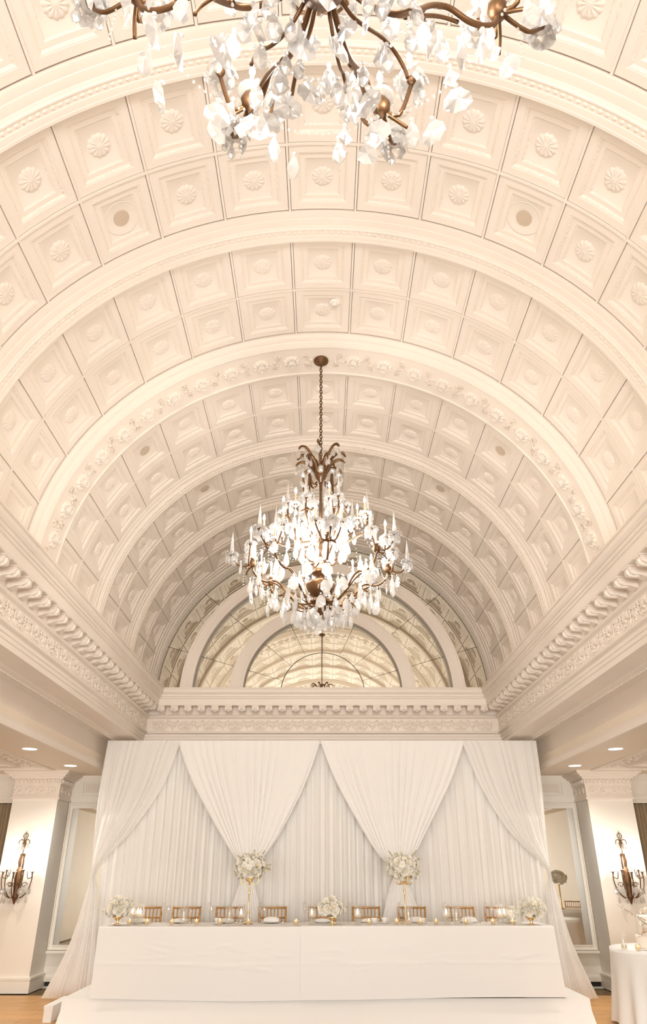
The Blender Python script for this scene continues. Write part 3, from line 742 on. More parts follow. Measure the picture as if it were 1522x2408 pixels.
for i in range(14):              # crown of drooping fronds
    a = 2 * PI * i / 14 + .1; lng = i % 2 == 0
    p = rpath([(.06, 5.56), (.085, 5.68), (.14, 5.79), (.20, 5.845), (.255, 5.84), (.285, 5.80)] if lng else [(.06, 5.55), (.10, 5.63), (.17, 5.69), (.24, 5.69), (.28, 5.65)], a)
    mb = MB(); n = len(p); mb.tube(p, [.010 + .006 * math.sin(PI * k / (n - 1)) * (1 if k < n * .8 else .6) for k in range(n)], 6, flat=1.5); obj('frond', mb, M['bronze'], ch)
    q = p[-1]; link('scalloped_pendant' if lng else 'almond_crystal', CR['scalloped_pendant' if lng else 'almond_crystal'], ch, T(q.x, q.y, q.z - .03) @ RZ(a + PI / 2))
    link('almond_crystal', CR['almond_crystal'], ch, T(q.x * .72, q.y * .72, q.z - .0) @ RZ(a))
for i in range(6):               # scrolled cage below the crown
    a = 2 * PI * (i + .5) / 6
    mb = MB(); mb.tube(rpath([(.05, 5.44), (.085, 5.40), (.12, 5.43), (.145, 5.52), (.15, 5.42), (.155, 5.25), (.17, 5.05), (.13, 4.92), (.05, 4.88)], a), .0105, 6)
    mb.tube(rpath([(.152, 5.36), (.19, 5.36), (.22, 5.40), (.225, 5.44)], a), .009, 6); obj('cage_bar', mb, M['bronze'], ch)
    for r, z_ in ((.146, 5.555), (.226, 5.475)): link('crystal_ball', CR['crystal_ball'], ch, T(r * math.cos(a), r * math.sin(a), Z(z_)))
    link('crystal_flower', CR['crystal_flower'], ch, T(.235 * math.cos(a), .235 * math.sin(a), Z(5.36)) @ RX(PI / 2) @ RY(a))
    for r, z_ in ((.20, 5.30), (.24, 5.20), (.17, 5.22)): link('almond_crystal', CR['almond_crystal'], ch, T(r * math.cos(a + .3), r * math.sin(a + .3), Z(z_)) @ RZ(a) @ Matrix.Diagonal((1.3, 1.3, 1.7, 1)))
    link('crystal_prism', CR['crystal_prism'], ch, T(.12 * math.cos(a), .12 * math.sin(a), Z(5.30)) @ Matrix.Diagonal((1.7, 1.7, 1.6, 1)))
def cup_cluster(x, y, z, parent, kind, n=5, seedv=0, flowers=True):
    rnd = random.Random(seedv)
    if kind == 'candle':
        link('candle_sleeve', sleeve_me, parent, T(x, y, z + .008)); link('bulb', bulb_me, parent, T(x, y, z + .135))
    link('drip_cup', cup_me, parent, T(x, y, z)); link('crystal_saucer', bob_me, parent, T(x, y, z + .004))
    if kind == 'spire': link('crystal_spire', CR['crystal_spire'], parent, T(x, y, z + .03) @ Matrix.Diagonal((1.15, 1.15, 1.25, 1)))
    for i in range(n):
        a = 2 * PI * i / n + rnd.uniform(-.2, .2); r = .05
        t_ = ('scalloped_pendant', 'almond_crystal', 'kite_crystal', 'almond_crystal')[rnd.randrange(4)]
        s = rnd.uniform(.75, 1.05)
        link(t_, CR[t_], parent, T(x + r * math.cos(a), y + r * math.sin(a), z - .006) @ RZ(a + PI / 2) @ Matrix.Diagonal((s, s, s, 1)))
        if flowers and i % 2 == 0:
            link('crystal_flower', CR['crystal_flower'], parent, T(x + .055 * math.cos(a + .5), y + .055 * math.sin(a + .5), z + .01) @ RZ(a) @ RY(1.1))
for i in range(8):               # lower arms, each with a bracket of three lights
    a = 2 * PI * i / 8 + math.radians(-84)
    ca, sa = math.cos(a), math.sin(a)
    mb = MB(); mb.tube(rpath([(.06, 4.05), (.15, 4.01), (.25, 4.03), (.34, 4.12), (.41, 4.21), (.48, 4.255), (.56, 4.24), (.63, 4.265), (.685, 4.32), (.715, 4.40)], a), .0115, 6)
    mb.tube(rpath([(.30, 4.07), (.38, 4.15), (.45, 4.205), (.53, 4.24)], a + .035), .008, 6)
    bx_, by_ = .715 * ca, .715 * sa
    mb.lathe([(.012, -.03), (.032, -.015), (.04, .02), (.036, .04), (.02, .042)], 8, (bx_, by_, Z(4.42)))
    ends = []
    for dt, dr, dz in ((-.13, .03, .16), (.13, .03, .16), (0.0, .22, .09)):
        ex = bx_ + ca * dr - sa * dt; ey = by_ + sa * dr + ca * dt; ez = 4.43 + dz
        mid = Vector(((bx_ + ex) / 2 + ca * .02, (by_ + ey) / 2 + sa * .02, Z(4.40)))
        mb.tube(catmull([(bx_, by_, Z(4.43)), mid, (ex, ey, Z(ez - .02))], 4), .009, 6); ends.append((ex, ey, Z(ez)))
    for s_ in (-1, 1):           # small curled hooks under the bracket
        mb.tube(catmull([(bx_, by_, Z(4.41)), (bx_ + ca * .04 - sa * .05 * s_, by_ + sa * .04 + ca * .05 * s_, Z(4.38)), (bx_ + ca * .06 - sa * .09 * s_, by_ + sa * .06 + ca * .09 * s_, Z(4.34))], 4), .008, 5)
    arm = obj('lower_arm', mb, M['bronze'], ch)
    cup_cluster(*ends[0], arm, 'candle', 7, i * 3 + 1); cup_cluster(*ends[1], arm, 'candle', 7, i * 3 + 2); cup_cluster(*ends[2], arm, 'spire', 9, i * 3 + 3)
    cup_cluster(bx_, by_, Z(4.48), arm, 'candle', 0, 0, False)
    for (r, z_, t_, s, da) in ((.62, 4.22, 'scalloped_pendant', 1.5, 0), (.47, 4.16, 'almond_crystal', 1.5, .1), (.36, 3.99, 'scalloped_pendant', 1.4, -.1), (.84, 4.40, 'scalloped_pendant', 1.3, .12), (.74, 4.30, 'almond_crystal', 1.6, -.16), (.56, 4.13, 'kite_crystal', 1.3, .2), (.24, 3.90, 'almond_crystal', 1.3, .15), (.70, 4.26, 'kite_crystal', 1.2, .05), (.5, 4.42, 'almond_crystal', 1.6, .3), (.42, 4.5, 'almond_crystal', 1.7, -.3)):
        link(t_, CR[t_], ch, T(r * math.cos(a + da), r * math.sin(a + da), Z(z_)) @ RZ(a + PI / 2 + da * 3) @ Matrix.Diagonal((s, s, s, 1)))
for i in range(8):               # upper arms
    a = 2 * PI * i / 8 + math.radians(-62)
    ca, sa = math.cos(a), math.sin(a)
    rr = .52 if i % 2 else .40; zz = 4.98 if i % 2 else 5.08
    mb = MB(); mb.tube(rpath([(.03, 4.50), (.12, 4.47), (.22, 4.55), (.30, 4.68), (rr - .08, zz - .24), (rr - .01, zz - .16), (rr, zz)], a), .010, 6)
    ends = []
    for dt, dr, dz in ((-.11, .0, -.05), (.11, .0, -.05)):
        ex = rr * ca + ca * dr - sa * dt; ey = rr * sa + sa * dr + ca * dt
        mb.tube(catmull([(rr * ca, rr * sa, Z(zz - .12)), (rr * ca - sa * dt * .6, rr * sa + ca * dt * .6, Z(zz - .14)), (ex, ey, Z(zz + dz - .03))], 4), .008, 6); ends.append((ex, ey, Z(zz + dz - .01)))
    arm = obj('upper_arm', mb, M['bronze'], ch)
    cup_cluster(rr * ca, rr * sa, Z(zz), arm, 'spire', 6, 50 + i); cup_cluster(*ends[0], arm, 'candle', 4, 60 + i)
    link('crystal_flower', CR['crystal_flower'], arm, T(*ends[1]) @ RX(PI / 2)); link('almond_crystal', CR['almond_crystal'], arm, T(*ends[1]))
for i in range(8):               # inner ring of lights
    a = 2 * PI * (i + .3) / 8; x, y = .24 * math.cos(a), .24 * math.sin(a)
    mb = MB(); mb.tube(rpath([(.03, 4.82), (.10, 4.72), (.20, 4.70), (.24, 4.76)], a), .009, 6); arm = obj('inner_arm', mb, M['bronze'], ch)
    cup_cluster(x, y, Z(4.78), arm, 'candle', 4, 80 + i)
    for r, z_, s in ((.17, 5.10, 1.9), (.28, 4.72, 1.7), (.13, 4.66, 1.9), (.33, 4.95, 1.6), (.22, 5.16, 1.5), (.27, 4.88, 1.9), (.12, 4.98, 2.1), (.36, 4.80, 1.5), (.19, 4.90, 2.0)):
        link('almond_crystal', CR['almond_crystal'], ch, T(r * math.cos(a + r), r * math.sin(a + r), Z(z_)) @ RZ(a) @ Matrix.Diagonal((s, s, s, 1)))
for i in range(12):              # bottom fronds
    a = 2 * PI * (i + .9) / 12
    mb = MB(); mb.tube(rpath([(.06, 4.02), (.12, 3.96), (.18, 3.94), (.24, 3.96), (.28, 4.0), (.31, 4.0), (.33, 3.97)] if i % 2 else [(.06, 4.02), (.13, 4.0), (.20, 4.03), (.28, 4.08), (.35, 4.09), (.40, 4.06), (.42, 4.02)], a), .007, 6); obj('bottom_frond', mb, M['bronze'], ch)
rnd = random.Random(21); types = ['kite_crystal', 'almond_crystal', 'scalloped_pendant', 'kite_crystal', 'almond_crystal']
for i in range(62):              # bottom fringe of drops
    q = rnd.random(); r = .05 + .36 * q ** .8; a = 2 * PI * (i * .381966); z_ = 3.82 + .24 * (r / .41) ** 1.3 + rnd.uniform(-.05, .06); s = rnd.uniform(.9, 1.3)
    t_ = types[i % 5]; link(t_, CR[t_], ch, T(r * math.cos(a), r * math.sin(a), Z(z_)) @ RZ(rnd.uniform(0, PI)) @ Matrix.Diagonal((s, s, s, 1)))
for i in range(24):              # large drops hanging from the outer fronds
    a = 2 * PI * (i + .35) / 24; r = (.50, .62, .74)[i % 3]; z_ = (4.06, 4.13, 4.22)[i % 3] + rnd.uniform(-.04, .04)
    t_ = ('scalloped_pendant', 'almond_crystal', 'scalloped_pendant')[(i // 3) % 3]
    link(t_, CR[t_], ch, T(r * math.cos(a), r * math.sin(a), Z(z_)) @ RZ(a + PI / 2 + rnd.uniform(-.6, .6)) @ Matrix.Diagonal((1.45, 1.45, 1.45, 1)))
beads = MB()
def strand(p, q, sag, n):
    for k in range(n + 1):
        t_ = k / n; c = p.lerp(q, t_); c.z -= sag * 4 * t_ * (1 - t_); beads.blob(c, (.0062, .0062, .0062), 5, 3, smooth=False)
def pol(r, a, z_): return Vector((r * math.cos(a), r * math.sin(a), Z(z_)))
for i in range(8):
    au = 2 * PI * i / 8 + math.radians(-62); al = 2 * PI * i / 8 + math.radians(-84)
    rr = .52 if i % 2 else .40; zz = 4.98 if i % 2 else 5.08
    strand(pol(.2, au, 5.3), pol(rr, au, zz), .05, 12); strand(pol(rr, au, zz), pol(.715, al, 4.5), .06, 14); strand(pol(rr, au, zz), pol(.715, al + PI / 4, 4.5), .08, 16)
    strand(pol(.715, al, 4.38), pol(.715, al + PI / 4, 4.38), .14, 20); strand(pol(.3, al, 4.02), pol(.3, al + PI / 4, 4.02), .05, 10)
    strand(pol(.80, al, 4.5), pol(.80, al, 4.2), 0, 10)
bo = obj('bead_strands', beads, M['crystal'], ch); bo['kind'] = 'stuff'
for i in range(5):
    a = 2 * PI * i / 5 + .4; point_light('chandelier_glow', (.52 * math.cos(a), .52 * math.sin(a), Z(4.62)), E_CHAND / 8, .10, WARM, ch)
for z_ in (4.85, 4.55, 4.33): point_light('chandelier_glow', (0, 0, Z(z_) ), E_CHAND / 8, .12, WARM, ch)
ch2 = copy_tree(ch)
near = None
for c in ch2.children:
    if c.type == 'LIGHT':
        if near is None: near = c.data.copy(); near.energy *= 0.52
        c.data = near; c.location.z -= .24
ch2.location = (0.0, 1.15, CZ); ch2.rotation_euler = (0, 0, .33)
ch2['label'] = 'near crystal chandelier cut off by the top of the photo, seen from below'

# ---------------------------------------------------------------- wall sconces
def sconce(sg):
    s = thing('wall_sconce', 'bronze candle sconce with lit bulbs and crystal drops on the %s pillar' % ('left' if sg < 0 else 'right'), 'sconce', (sg * 4.70, 12.2, 1.22), group='sconces on the end pillars')
    mb = MB(); mb.box(-.035, .035, -.03, 0, .03, .60); mb.lathe([(.006, -.09), (.03, -.03), (.05, 0), (.035, .04), (.045, .12), (.06, .26), (.05, .36), (.03, .42), (.045, .50), (.02, .60)], 8, (0, -.045, 0), smooth=False); obj('back_plate', mb, M['bronze'], s)
    for i, (dx, dy) in enumerate(((-.23, -.10), (-.13, -.21), (.0, -.26), (.13, -.21), (.23, -.10))):
        mb = MB(); z1 = .34 + (.03 if i % 2 else 0)
        mb.tube(catmull([(0, -.05, .02), (dx * .4, -.05 + (dy + .05) * .4, .0), (dx * .85, -.05 + (dy + .05) * .85, .10), (dx, dy, .24), (dx * .98, dy, z1)], 5), .008, 6)
        mb.tube([Vector((dx * .5 + (.045 - .003 * k) * math.cos(k * .6) * (1 if dx >= 0 else -1), dy * .6, .17 + (.045 - .003 * k) * math.sin(k * .6))) for k in range(12)], .0045, 5)
        mb.tube(catmull([(dx * .98, dy, z1 - .06), (dx * .7, dy * .9, z1 - .08), (dx * .62, dy * .9, z1 + .02)], 4), .006, 5)
        arm = obj('arm', mb, M['bronze'], s)
        cup_cluster(dx * .98, dy, z1, arm, 'candle', 0, 0, False)
        link('almond_crystal', CR['almond_crystal'], s, T(dx * .8, dy * .8, .02)); link('scalloped_pendant', CR['scalloped_pendant'], s, T(dx * .9, dy, .14) @ RZ(i))
        link('crystal_prism', CR['crystal_prism'], s, T(dx * .55, dy * .8 - .02, .55))
    mb = MB(); mb.lathe([(.004, .60), (.012, .66), (.028, .74), (.03, .76), (.01, .77)], 8, (0, -.03, 0))
    for sx in (-1, 1):
        mb.tube(catmull([(0, -.03, .755), (sx * .03, -.04, .80), (sx * .075, -.05, .79), (sx * .085, -.05, .74)], 4), .006, 5)
        mb.tube(catmull([(0, -.03, .755), (sx * .02, -.03, .82), (sx * .035, -.03, .86), (sx * .01, -.03, .90)], 4), .006, 5)
    mb.tube([(0, -.03, .76), (0, -.03, .92)], .005, 5); obj('crown', mb, M['bronze'], s)
    for k in range(4):
        a = k * 1.6; link('kite_crystal', CR['kite_crystal'], s, T(.07 * math.cos(a), -.05 - .03 * abs(math.sin(a)), .72)); 
    for dx in (-.15, .15): point_light('sconce_glow', (dx, -.24, .52), E_SCONCE / 2, .05, WARM, s)
    return s
sconce(-1); sconce(1)

# ---------------------------------------------------------------- stage, drapes
st = thing('stage', 'low white skirted stage under the head table', 'stage', (0.04, 10.94, 0))
mb = MB(); mb.box(-3.13, 3.13, -.92, .48, .20, .24); obj('deck', mb, M['skirt'], st)
mb = MB()
def skirt_line(pts, z0, z1):
    for i in range(len(pts) - 1):
        (xa_, ya_), (xb_, yb_) = pts[i], pts[i + 1]; n = max(2, int(math.hypot(xb_ - xa_, yb_ - ya_) / .06))
        dx, dy = xb_ - xa_, yb_ - ya_; ln = math.hypot(dx, dy); nx, ny = dy / ln, -dx / ln
        def fn(u, v):
            w = .006 * math.sin(u * ln * 9 + 1.3 * math.sin(u * ln * 3)) * (1 - v) + (.135 if abs(dy) < .01 else .03) * (1 - v) ** 3
            return Vector((xa_ + dx * u + nx * w, ya_ + dy * u + ny * w, z0 + (z1 - z0) * v))
        mb.grid(fn, n, 2)
skirt_line([(-3.135, .48), (-3.135, -.925), (3.135, -.925), (3.135, .48)], .002, .237); obj('skirt', mb, M['skirt'], st)
sp = thing('stage_step', 'small white cloth covered step against the left end of the stage', 'step', (-3.245, 10.38, 0))
mb = MB(); mb.box(-.055, .052, -.36, .36, .13, .165); mb.box(-.05, .048, -.355, .355, 0.0, .13); obj('step_cover', mb, M['skirt'], sp)

def pleat(u, n, seed):
    r = math.sin(seed * 3.7) * 5
    a = .75 * math.sin(2 * PI * n * u + 2.2 * math.sin(2 * PI * 2.3 * u + r) + r)
    return a + .35 * a * math.sin(2 * PI * 2.7 * u + r) + .16 * math.sin(2 * PI * n * 2.37 * u + 1.1 * math.sin(2 * PI * 3.1 * u) + 2 * r)
def drape(name, label, el, er, y0, n, amp, mat, nu=260, nv=60, zt=None, depth=None, seed=1, group=None, zfix=0.0):
    """el/er: [(z, x)] edges from top down; depth: [(z, dy)]"""
    tl = [(-z, x) for z, x in el]; tr = [(-z, x) for z, x in er]
    za, zb = -el[0][0], -el[-1][0]
    dd = [(-z, d) for z, d in depth] if depth else [(za, 0.0), (zb, 0.0)]
    wtop = er[0][1] - el[0][1]
    def fn(u, v):
        z = za + (zb - za) * v
        xl = interp(tl, z)[0]; xr = interp(tr, z)[0]; w = (xr - xl) / wtop
        k = amp * min(1.35, max(.30, w ** .5)) * (0.35 + 0.65 * min(1, v * 6))
        x = xl + (xr - xl) * u; y = y0 + interp(dd, z)[0] + k * pleat(u, n, seed) 
        if w < .6: y -= .10 * (1 - w) * math.sin(PI * u)
        return Vector((x, y, -z))
    f = MB(); f.grid(fn, nu, nv); o = obj(name, f, mat); tag(o, label, 'drape', group); return o
# smooth swag edges
def curve(pts, per=5): return [(p[1], p[0]) for p in [(q.x, q.y) for q in catmull([(x, z, 0) for x, z in pts], per)]]
YD = 11.5
LcL = curve([(-2.27, 3.42), (-2.245, 3.30), (-2.06, 2.89), (-1.82, 2.495), (-1.56, 2.11), (-1.335, 1.796), (-1.20, 1.64), (-1.155, 1.55), (-1.22, 1.40), (-1.33, 1.08), (-1.48, .60), (-1.58, .02)])
LcR = curve([(-.05, 3.42), (-.075, 3.30), (-.24, 2.86), (-.445, 2.435), (-.66, 2.053), (-.845, 1.796), (-.98, 1.64), (-1.03, 1.55), (-.985, 1.40), (-.895, 1.08), (-.78, .60), (-.68, .02)])
RcL = curve([(-.03, 3.42), (.007, 3.30), (.172, 2.89), (.383, 2.495), (.613, 2.11), (.825, 1.796), (1.0, 1.64), (1.06, 1.55), (.985, 1.40), (.884, 1.08), (.76, .60), (.66, .02)])
RcR = curve([(2.23, 3.42), (2.20, 3.30), (2.0, 2.86), (1.79, 2.495), (1.572, 2.14), (1.36, 1.796), (1.22, 1.64), (1.17, 1.55), (1.25, 1.40), (1.375, 1.08), (1.52, .60), (1.62, .02)])
OlL = curve([(-3.42, 3.43), (-3.45, 2.75), (-3.435, 2.086), (-3.405, 1.60), (-3.44, 1.30), (-3.58, .66), (-3.86, .03)])
OlR = curve([(-2.24, 3.43), (-2.30, 3.30), (-2.48, 2.748), (-2.86, 2.145), (-3.315, 1.60), (-3.27, 1.30), (-3.215, .66), (-3.15, .03)])
OrL = curve([(2.20, 3.43), (2.26, 3.30), (2.453, 2.748), (2.807, 2.116), (3.283, 1.61), (3.25, 1.30), (3.215, .66), (3.16, .03)])
OrR = curve([(3.40, 3.43), (3.393, 2.75), (3.362, 2.086), (3.345, 1.60), (3.413, 1.24), (3.535, .66), (3.78, .03)])
G = 'white drape backdrop behind the head table'
drape('backing_curtain', 'straight ivory sheer curtain hanging behind the white swags', [(3.40, -3.33), (.02, -3.30)], [(3.40, 3.33), (.02, 3.30)], 11.76, 46, .034, M['sheer'], 1000, 4, seed=4)
drape('swag_drape', 'white swag drape gathered behind the left tall flower centrepiece', LcL, LcR, YD, 15, .015, M['chiffon'], group=G, seed=1)
drape('swag_drape', 'white swag drape gathered behind the right tall flower centrepiece', RcL, RcR, YD, 15, .015, M['chiffon'], group=G, seed=2)
drape('swag_drape', 'leftmost white drape tied back at the left end and trailing onto the floor', OlL, OlR, YD + .05, 9, .018, M['veil'], group=G, seed=3)
drape('swag_drape', 'rightmost white drape tied back at the right end and trailing onto the floor', OrL, OrR, YD + .05, 9, .018, M['veil'], group=G, seed=5)
t = thing('drape_stand', 'white pipe frame holding up the drapes behind the head table', 'drape stand', (0, 11.64, 0))
mb = MB(); mb.tube([(-3.42, 0, 3.40), (3.40, 0, 3.40)], .02, 8); obj('crossbar', mb, M['porcelain'], t)
for x in (-3.38, 3.36):
    mb = MB(); mb.tube([(x, 0, 0.0), (x, 0, 3.40)], .02, 8); obj('upright', mb, M['porcelain'], t)
    mb = MB(); mb.box(x - .2, x + .2, -.04, .2, 0, .01); obj('foot', mb, M['porcelain'], t)

# ---------------------------------------------------------------- head table
TZ = .974
tb = thing('banquet_table', 'long head table on the stage hidden under white linen', 'table', (.04, 10.4, .24))
mb = MB(); mb.box(-2.76, 2.76, -.38, .38, .69, .725); obj('tabletop', mb, M['goldwood'], tb)
for x in (-2.6, -.9, .9, 2.6):
    for y in (-.3, .3):
        mb = MB(); mb.tube([(x, y, 0), (x, y, .69)], .02, 8); obj('leg', mb, M['bronze'], tb)
def cloth_panel(x0, x1, ztop, ofs, seed, endl, endr, hem):
    """cloth over the table: back drop, top, front drop (arc-length profile), gently wavy hem"""
    f = MB(); rnd = random.Random(seed)
    wr = [(rnd.uniform(x0 + .2, x1 - .2), rnd.uniform(.25, .6), rnd.uniform(-.8, .8), rnd.uniform(.08, .2)) for _ in range(16)]
    def fn(u, v):
        x = x0 + (x1 - x0) * u; yF = 10.0 - ofs; yB = 10.80
        if v < .15:
            t_ = v / .15; return Vector((x, yB + .005, ztop - .35 * (1 - t_)))
        if v < .40:
            t_ = (v - .15) / .25; return Vector((x, yB + (yF + .004 - yB) * t_, ztop + ofs * .5))
        t_ = (v - .40) / .60
        z = ztop + ofs * .5 - .002 - (ztop - .252 + hem * (.5 + .5 * math.sin(x * 1.3 + seed))) * t_
        y = yF - .006 * t_ * math.sin(x * 2.6 + seed) - .012 * t_ ** 2
        for cx, cz, sl, ln in wr:
            d = (t_ - cz) - sl * (x - cx) * .35
            y -= .006 * math.exp(-(d / .012) ** 2) * math.exp(-((x - cx) / ln) ** 2)
        y -= .005 * math.exp(-((t_ - .52) / .008) ** 2)
        fl = 0.0
        if endl and u < .04: fl = -.0 * t_ * (1 - u / .04)
        if endr and u > .96: fl = .045 * t_ * ((u - .96) / .04)
        return Vector((x + fl, y, z))
    f.grid(fn, 220, 70); return f
o = obj('tablecloth', cloth_panel(-2.765, -.22, TZ, 0.0, 3, True, False, .035), M['linen']); tag(o, 'white linen cloth over the left part of the head table', 'tablecloth')
mb = cloth_panel(-.265, 2.85, TZ, .016, 8, False, True, .03)
o = obj('tablecloth', mb, M['linen']); tag(o, 'wider white linen cloth over the middle and right of the head table', 'tablecloth')
for sx, x in ((-1, -2.765), (1, 2.852)):     # end drops
    f = MB()
    def fe(u, v):
        return Vector((x + sx * ((.045 if sx > 0 else 0.0) * v + .008 * math.sin(u * 14) * v) , 10.02 + .77 * u, TZ - .001 - .72 * v))
    f.grid(fe, 30, 12); p = obj('end_drop', f, M['linen'], [q for q in col.objects if q.name.startswith('tablecloth')][0 if sx < 0 else 1])
TT = TZ + .0092

# chairs
def ord_(i, names=('first', 'second', 'third', 'fourth', 'fifth', 'sixth', 'seventh', 'eighth', 'ninth', 'tenth', 'eleventh', 'twelfth', 'thirteenth', 'fourteenth', 'fifteenth')): return names[i]
def bamboo(mb, p, q, r, rings=3):
    p, q = Vector(p), Vector(q); path = []; rad = []
    for k in range(rings * 2 + 1):
        t_ = k / (rings * 2)
        for dt, s in ((-.012, 1), (0, 1.28), (.012, 1)) if k % 2 else ((0, 1),):
            path.append(p.lerp(q, min(1, max(0, t_ + dt)))); rad.append(r * s)
    mb.tube(path, rad, 7)
def chair():
    c = thing('chiavari_chair', 'x', 'chair', group='gold chairs behind the head table')
    mb = MB(); mb.box(-.20, .20, -.20, .18, .43, .455); obj('seat', mb, M['goldwood'], c)
    mb = MB(); mb.grid(lambda u, v: Vector((-.19 + .38 * u, -.19 + .36 * v, .457 + .035 * (math.sin(PI * u) * math.sin(PI * v)) ** .3)), 10, 10); obj('cushion', mb, M['linen'], c)
    for sx in (-1, 1):
        mb = MB(); bamboo(mb, (sx * .19, -.18, 0), (sx * .185, -.18, .43), .014); obj('leg', mb, M['goldwood'], c)
        mb = MB(); bamboo(mb, (sx * .17, .20, 0), (sx * .175, .17, .45), .014); bamboo(mb, (sx * .175, .17, .45), (sx * .186, .245, .895), .0145); obj('leg', mb, M['goldwood'], c)
    mb = MB(); bamboo(mb, (-.192, .243, .882), (.192, .243, .882), .0125, 2); obj('top_rail', mb, M['goldwood'], c)
    mb = MB(); bamboo(mb, (-.18, .222, .76), (.18, .222, .76), .010, 2); bamboo(mb, (-.178, .19, .56), (.178, .19, .56), .010, 2)
    obj('cross_rail', mb, M['goldwood'], c)
    for i in range(6):
        x = -.125 + .05 * i; mb = MB(); bamboo(mb, (x * .98, .19, .56), (x * 1.02, .241, .878), .0072, 3); obj('spindle', mb, M['goldwood'], c)
    for z_ in (.16, .28):
        mb = MB(); bamboo(mb, (-.187, -.18, z_), (.187, -.18, z_), .009, 2); bamboo(mb, (-.187, -.18, z_ + .03), (-.172, .19, z_ + .03), .009, 2); bamboo(mb, (.187, -.18, z_ + .03), (.172, .19, z_ + .03), .009, 2); obj('stretcher', mb, M['goldwood'], c)
    return c
chairs = [(-2.415, .18), (-1.885, .12), (-1.285, .08), (-.68, .10), (-.005, 0), (.60, -.04), (1.22, -.14), (1.91, -.10), (2.43, -.18)]
c0 = chair()
for i, (x, rz) in enumerate(chairs):
    c = c0 if i == 0 else copy_tree(c0)
    c.location = (x, 11.05, .241); c.rotation_euler = (0, 0, rz)
    c['label'] = 'gold bamboo-style chair behind the head table, %s from the left' % ord_(i)

# table settings ----------------------------------------------------------------
def lathe_me(name, prof_, n, mat, smooth=True):
    mb = MB(); mb.lathe(prof_, n, smooth=smooth); return mb.mesh(name, mat)
plate_me = lathe_me('plate', [(0, .004), (.085, .004), (.125, .016), (.13, .018), (.128, .014), (.085, 0), (0, 0)], 28, M['porcelain'])
napkin_b = MB(); napkin_b.grid(lambda u, v: Vector((-.10 + .2 * u, -.055 + .11 * v, .012 + .02 * (math.sin(PI * u) * math.sin(PI * v)) ** .4 + .004 * math.sin(9 * v))), 10, 8)
napkin_b.box(-.10, .10, -.055, .055, 0, .012); napkin_me = napkin_b.mesh('napkin', M['linen'])
goblet_me = lathe_me('wine_glass', [(.034, 0), (.034, .003), (.006, .006), (.004, .02), (.004, .085), (.012, .095), (.030, .115), (.038, .145), (.036, .175), (.031, .20), (.030, .20), (.035, .175), (.037, .145), (.028, .117), (.0, .10)], 18, M['glass'])
flute_me = lathe_me('champagne_flute', [(.030, 0), (.030, .003), (.005, .006), (.0035, .02), (.0035, .09), (.012, .11), (.022, .15), (.022, .235), (.021, .235), (.021, .15), (0, .112)], 16, M['glass'])
votive_me = lathe_me('glass', [(.024, 0), (.026, .004), (.030, .055), (.030, .062), (.028, .062), (.026, .03), (0, .028)], 16, M['mercury'])
votive_wax = lathe_me('wax', [(0, .029), (.024, .029), (.024, .036), (0, .036)], 12, M['wax'])
flame_me = lathe_me('flame', [(.001, 0), (.006, .008), (.0065, .014), (.003, .028), (.0005, .036)], 8, M['flame'])
fl_glass = lathe_me('glass', [(.042, 0), (.045, .004), (.045, .215), (.047, .222), (.044, .222), (.042, .006), (0, .006)], 24, M['glass'])
fl_water = lathe_me('water', [(0, .007), (.041, .007), (.041, .085), (0, .085)], 20, M['glass'])
fl_cand = lathe_me('floating_candle', [(.006, .083), (.026, .085), (.037, .097), (.038, .113), (.03, .117), (0, .114)], 20, M['wax'])
flame_big = lathe_me('flame', [(.001, .114), (.010, .124), (.013, .138), (.008, .158), (.001, .178)], 10, M['flame'])
pitcher_me = lathe_me('body', [(.040, 0), (.046, .004), (.050, .06), (.046, .12), (.050, .185), (.056, .20), (.053, .20), (.044, .122), (.047, .06), (.043, .006), (0, .006)], 22, M['glass'])
pitcher_water = lathe_me('water', [(0, .007), (.042, .007), (.046, .06), (.043, .11), (0, .11)], 18, M['glass'])
cup_porc = lathe_me('cup', [(.02, .012), (.026, .014), (.038, .05), (.042, .065), (.040, .065), (.034, .045), (0, .02)], 18, M['porcelain'])
saucer = lathe_me('saucer', [(0, .003), (.04, .003), (.072, .012), (.074, .014), (.072, .009), (.04, 0), (0, 0)], 22, M['porcelain'])
knife_b = MB(); knife_b.box(-.008, .008, -.10, .10, 0, .003); knife_b.box(-.006, .006, -.10, -.02, .003, .006); knife_me = knife_b.mesh('knife', M['gold'])
for i, (x, rz) in enumerate(chairs):
    o_ = ord_(i)
    p = tag(link('dinner_plate', plate_me, None, T(x, 10.60, TT)), 'white dinner plate set before the %s chair from the left' % o_, 'plate', 'plates on the head table')
    nk = tag(link('folded_napkin', napkin_me, None, T(x + .01, 10.60, TT + .0165) @ RZ(.1 * (i % 3 - 1)) @ Matrix.Diagonal((1, 1, 1.6 if i in (3, 6, 7) else 1, 1))), 'folded white napkin on the plate before the %s chair from the left' % o_, 'napkin', 'napkins on the plates')
    tag(link('table_knife', knife_me, None, T(x + .16, 10.60, TT)), 'gold knife right of the plate before the %s chair from the left' % o_, 'knife', 'gold knives by the plates')
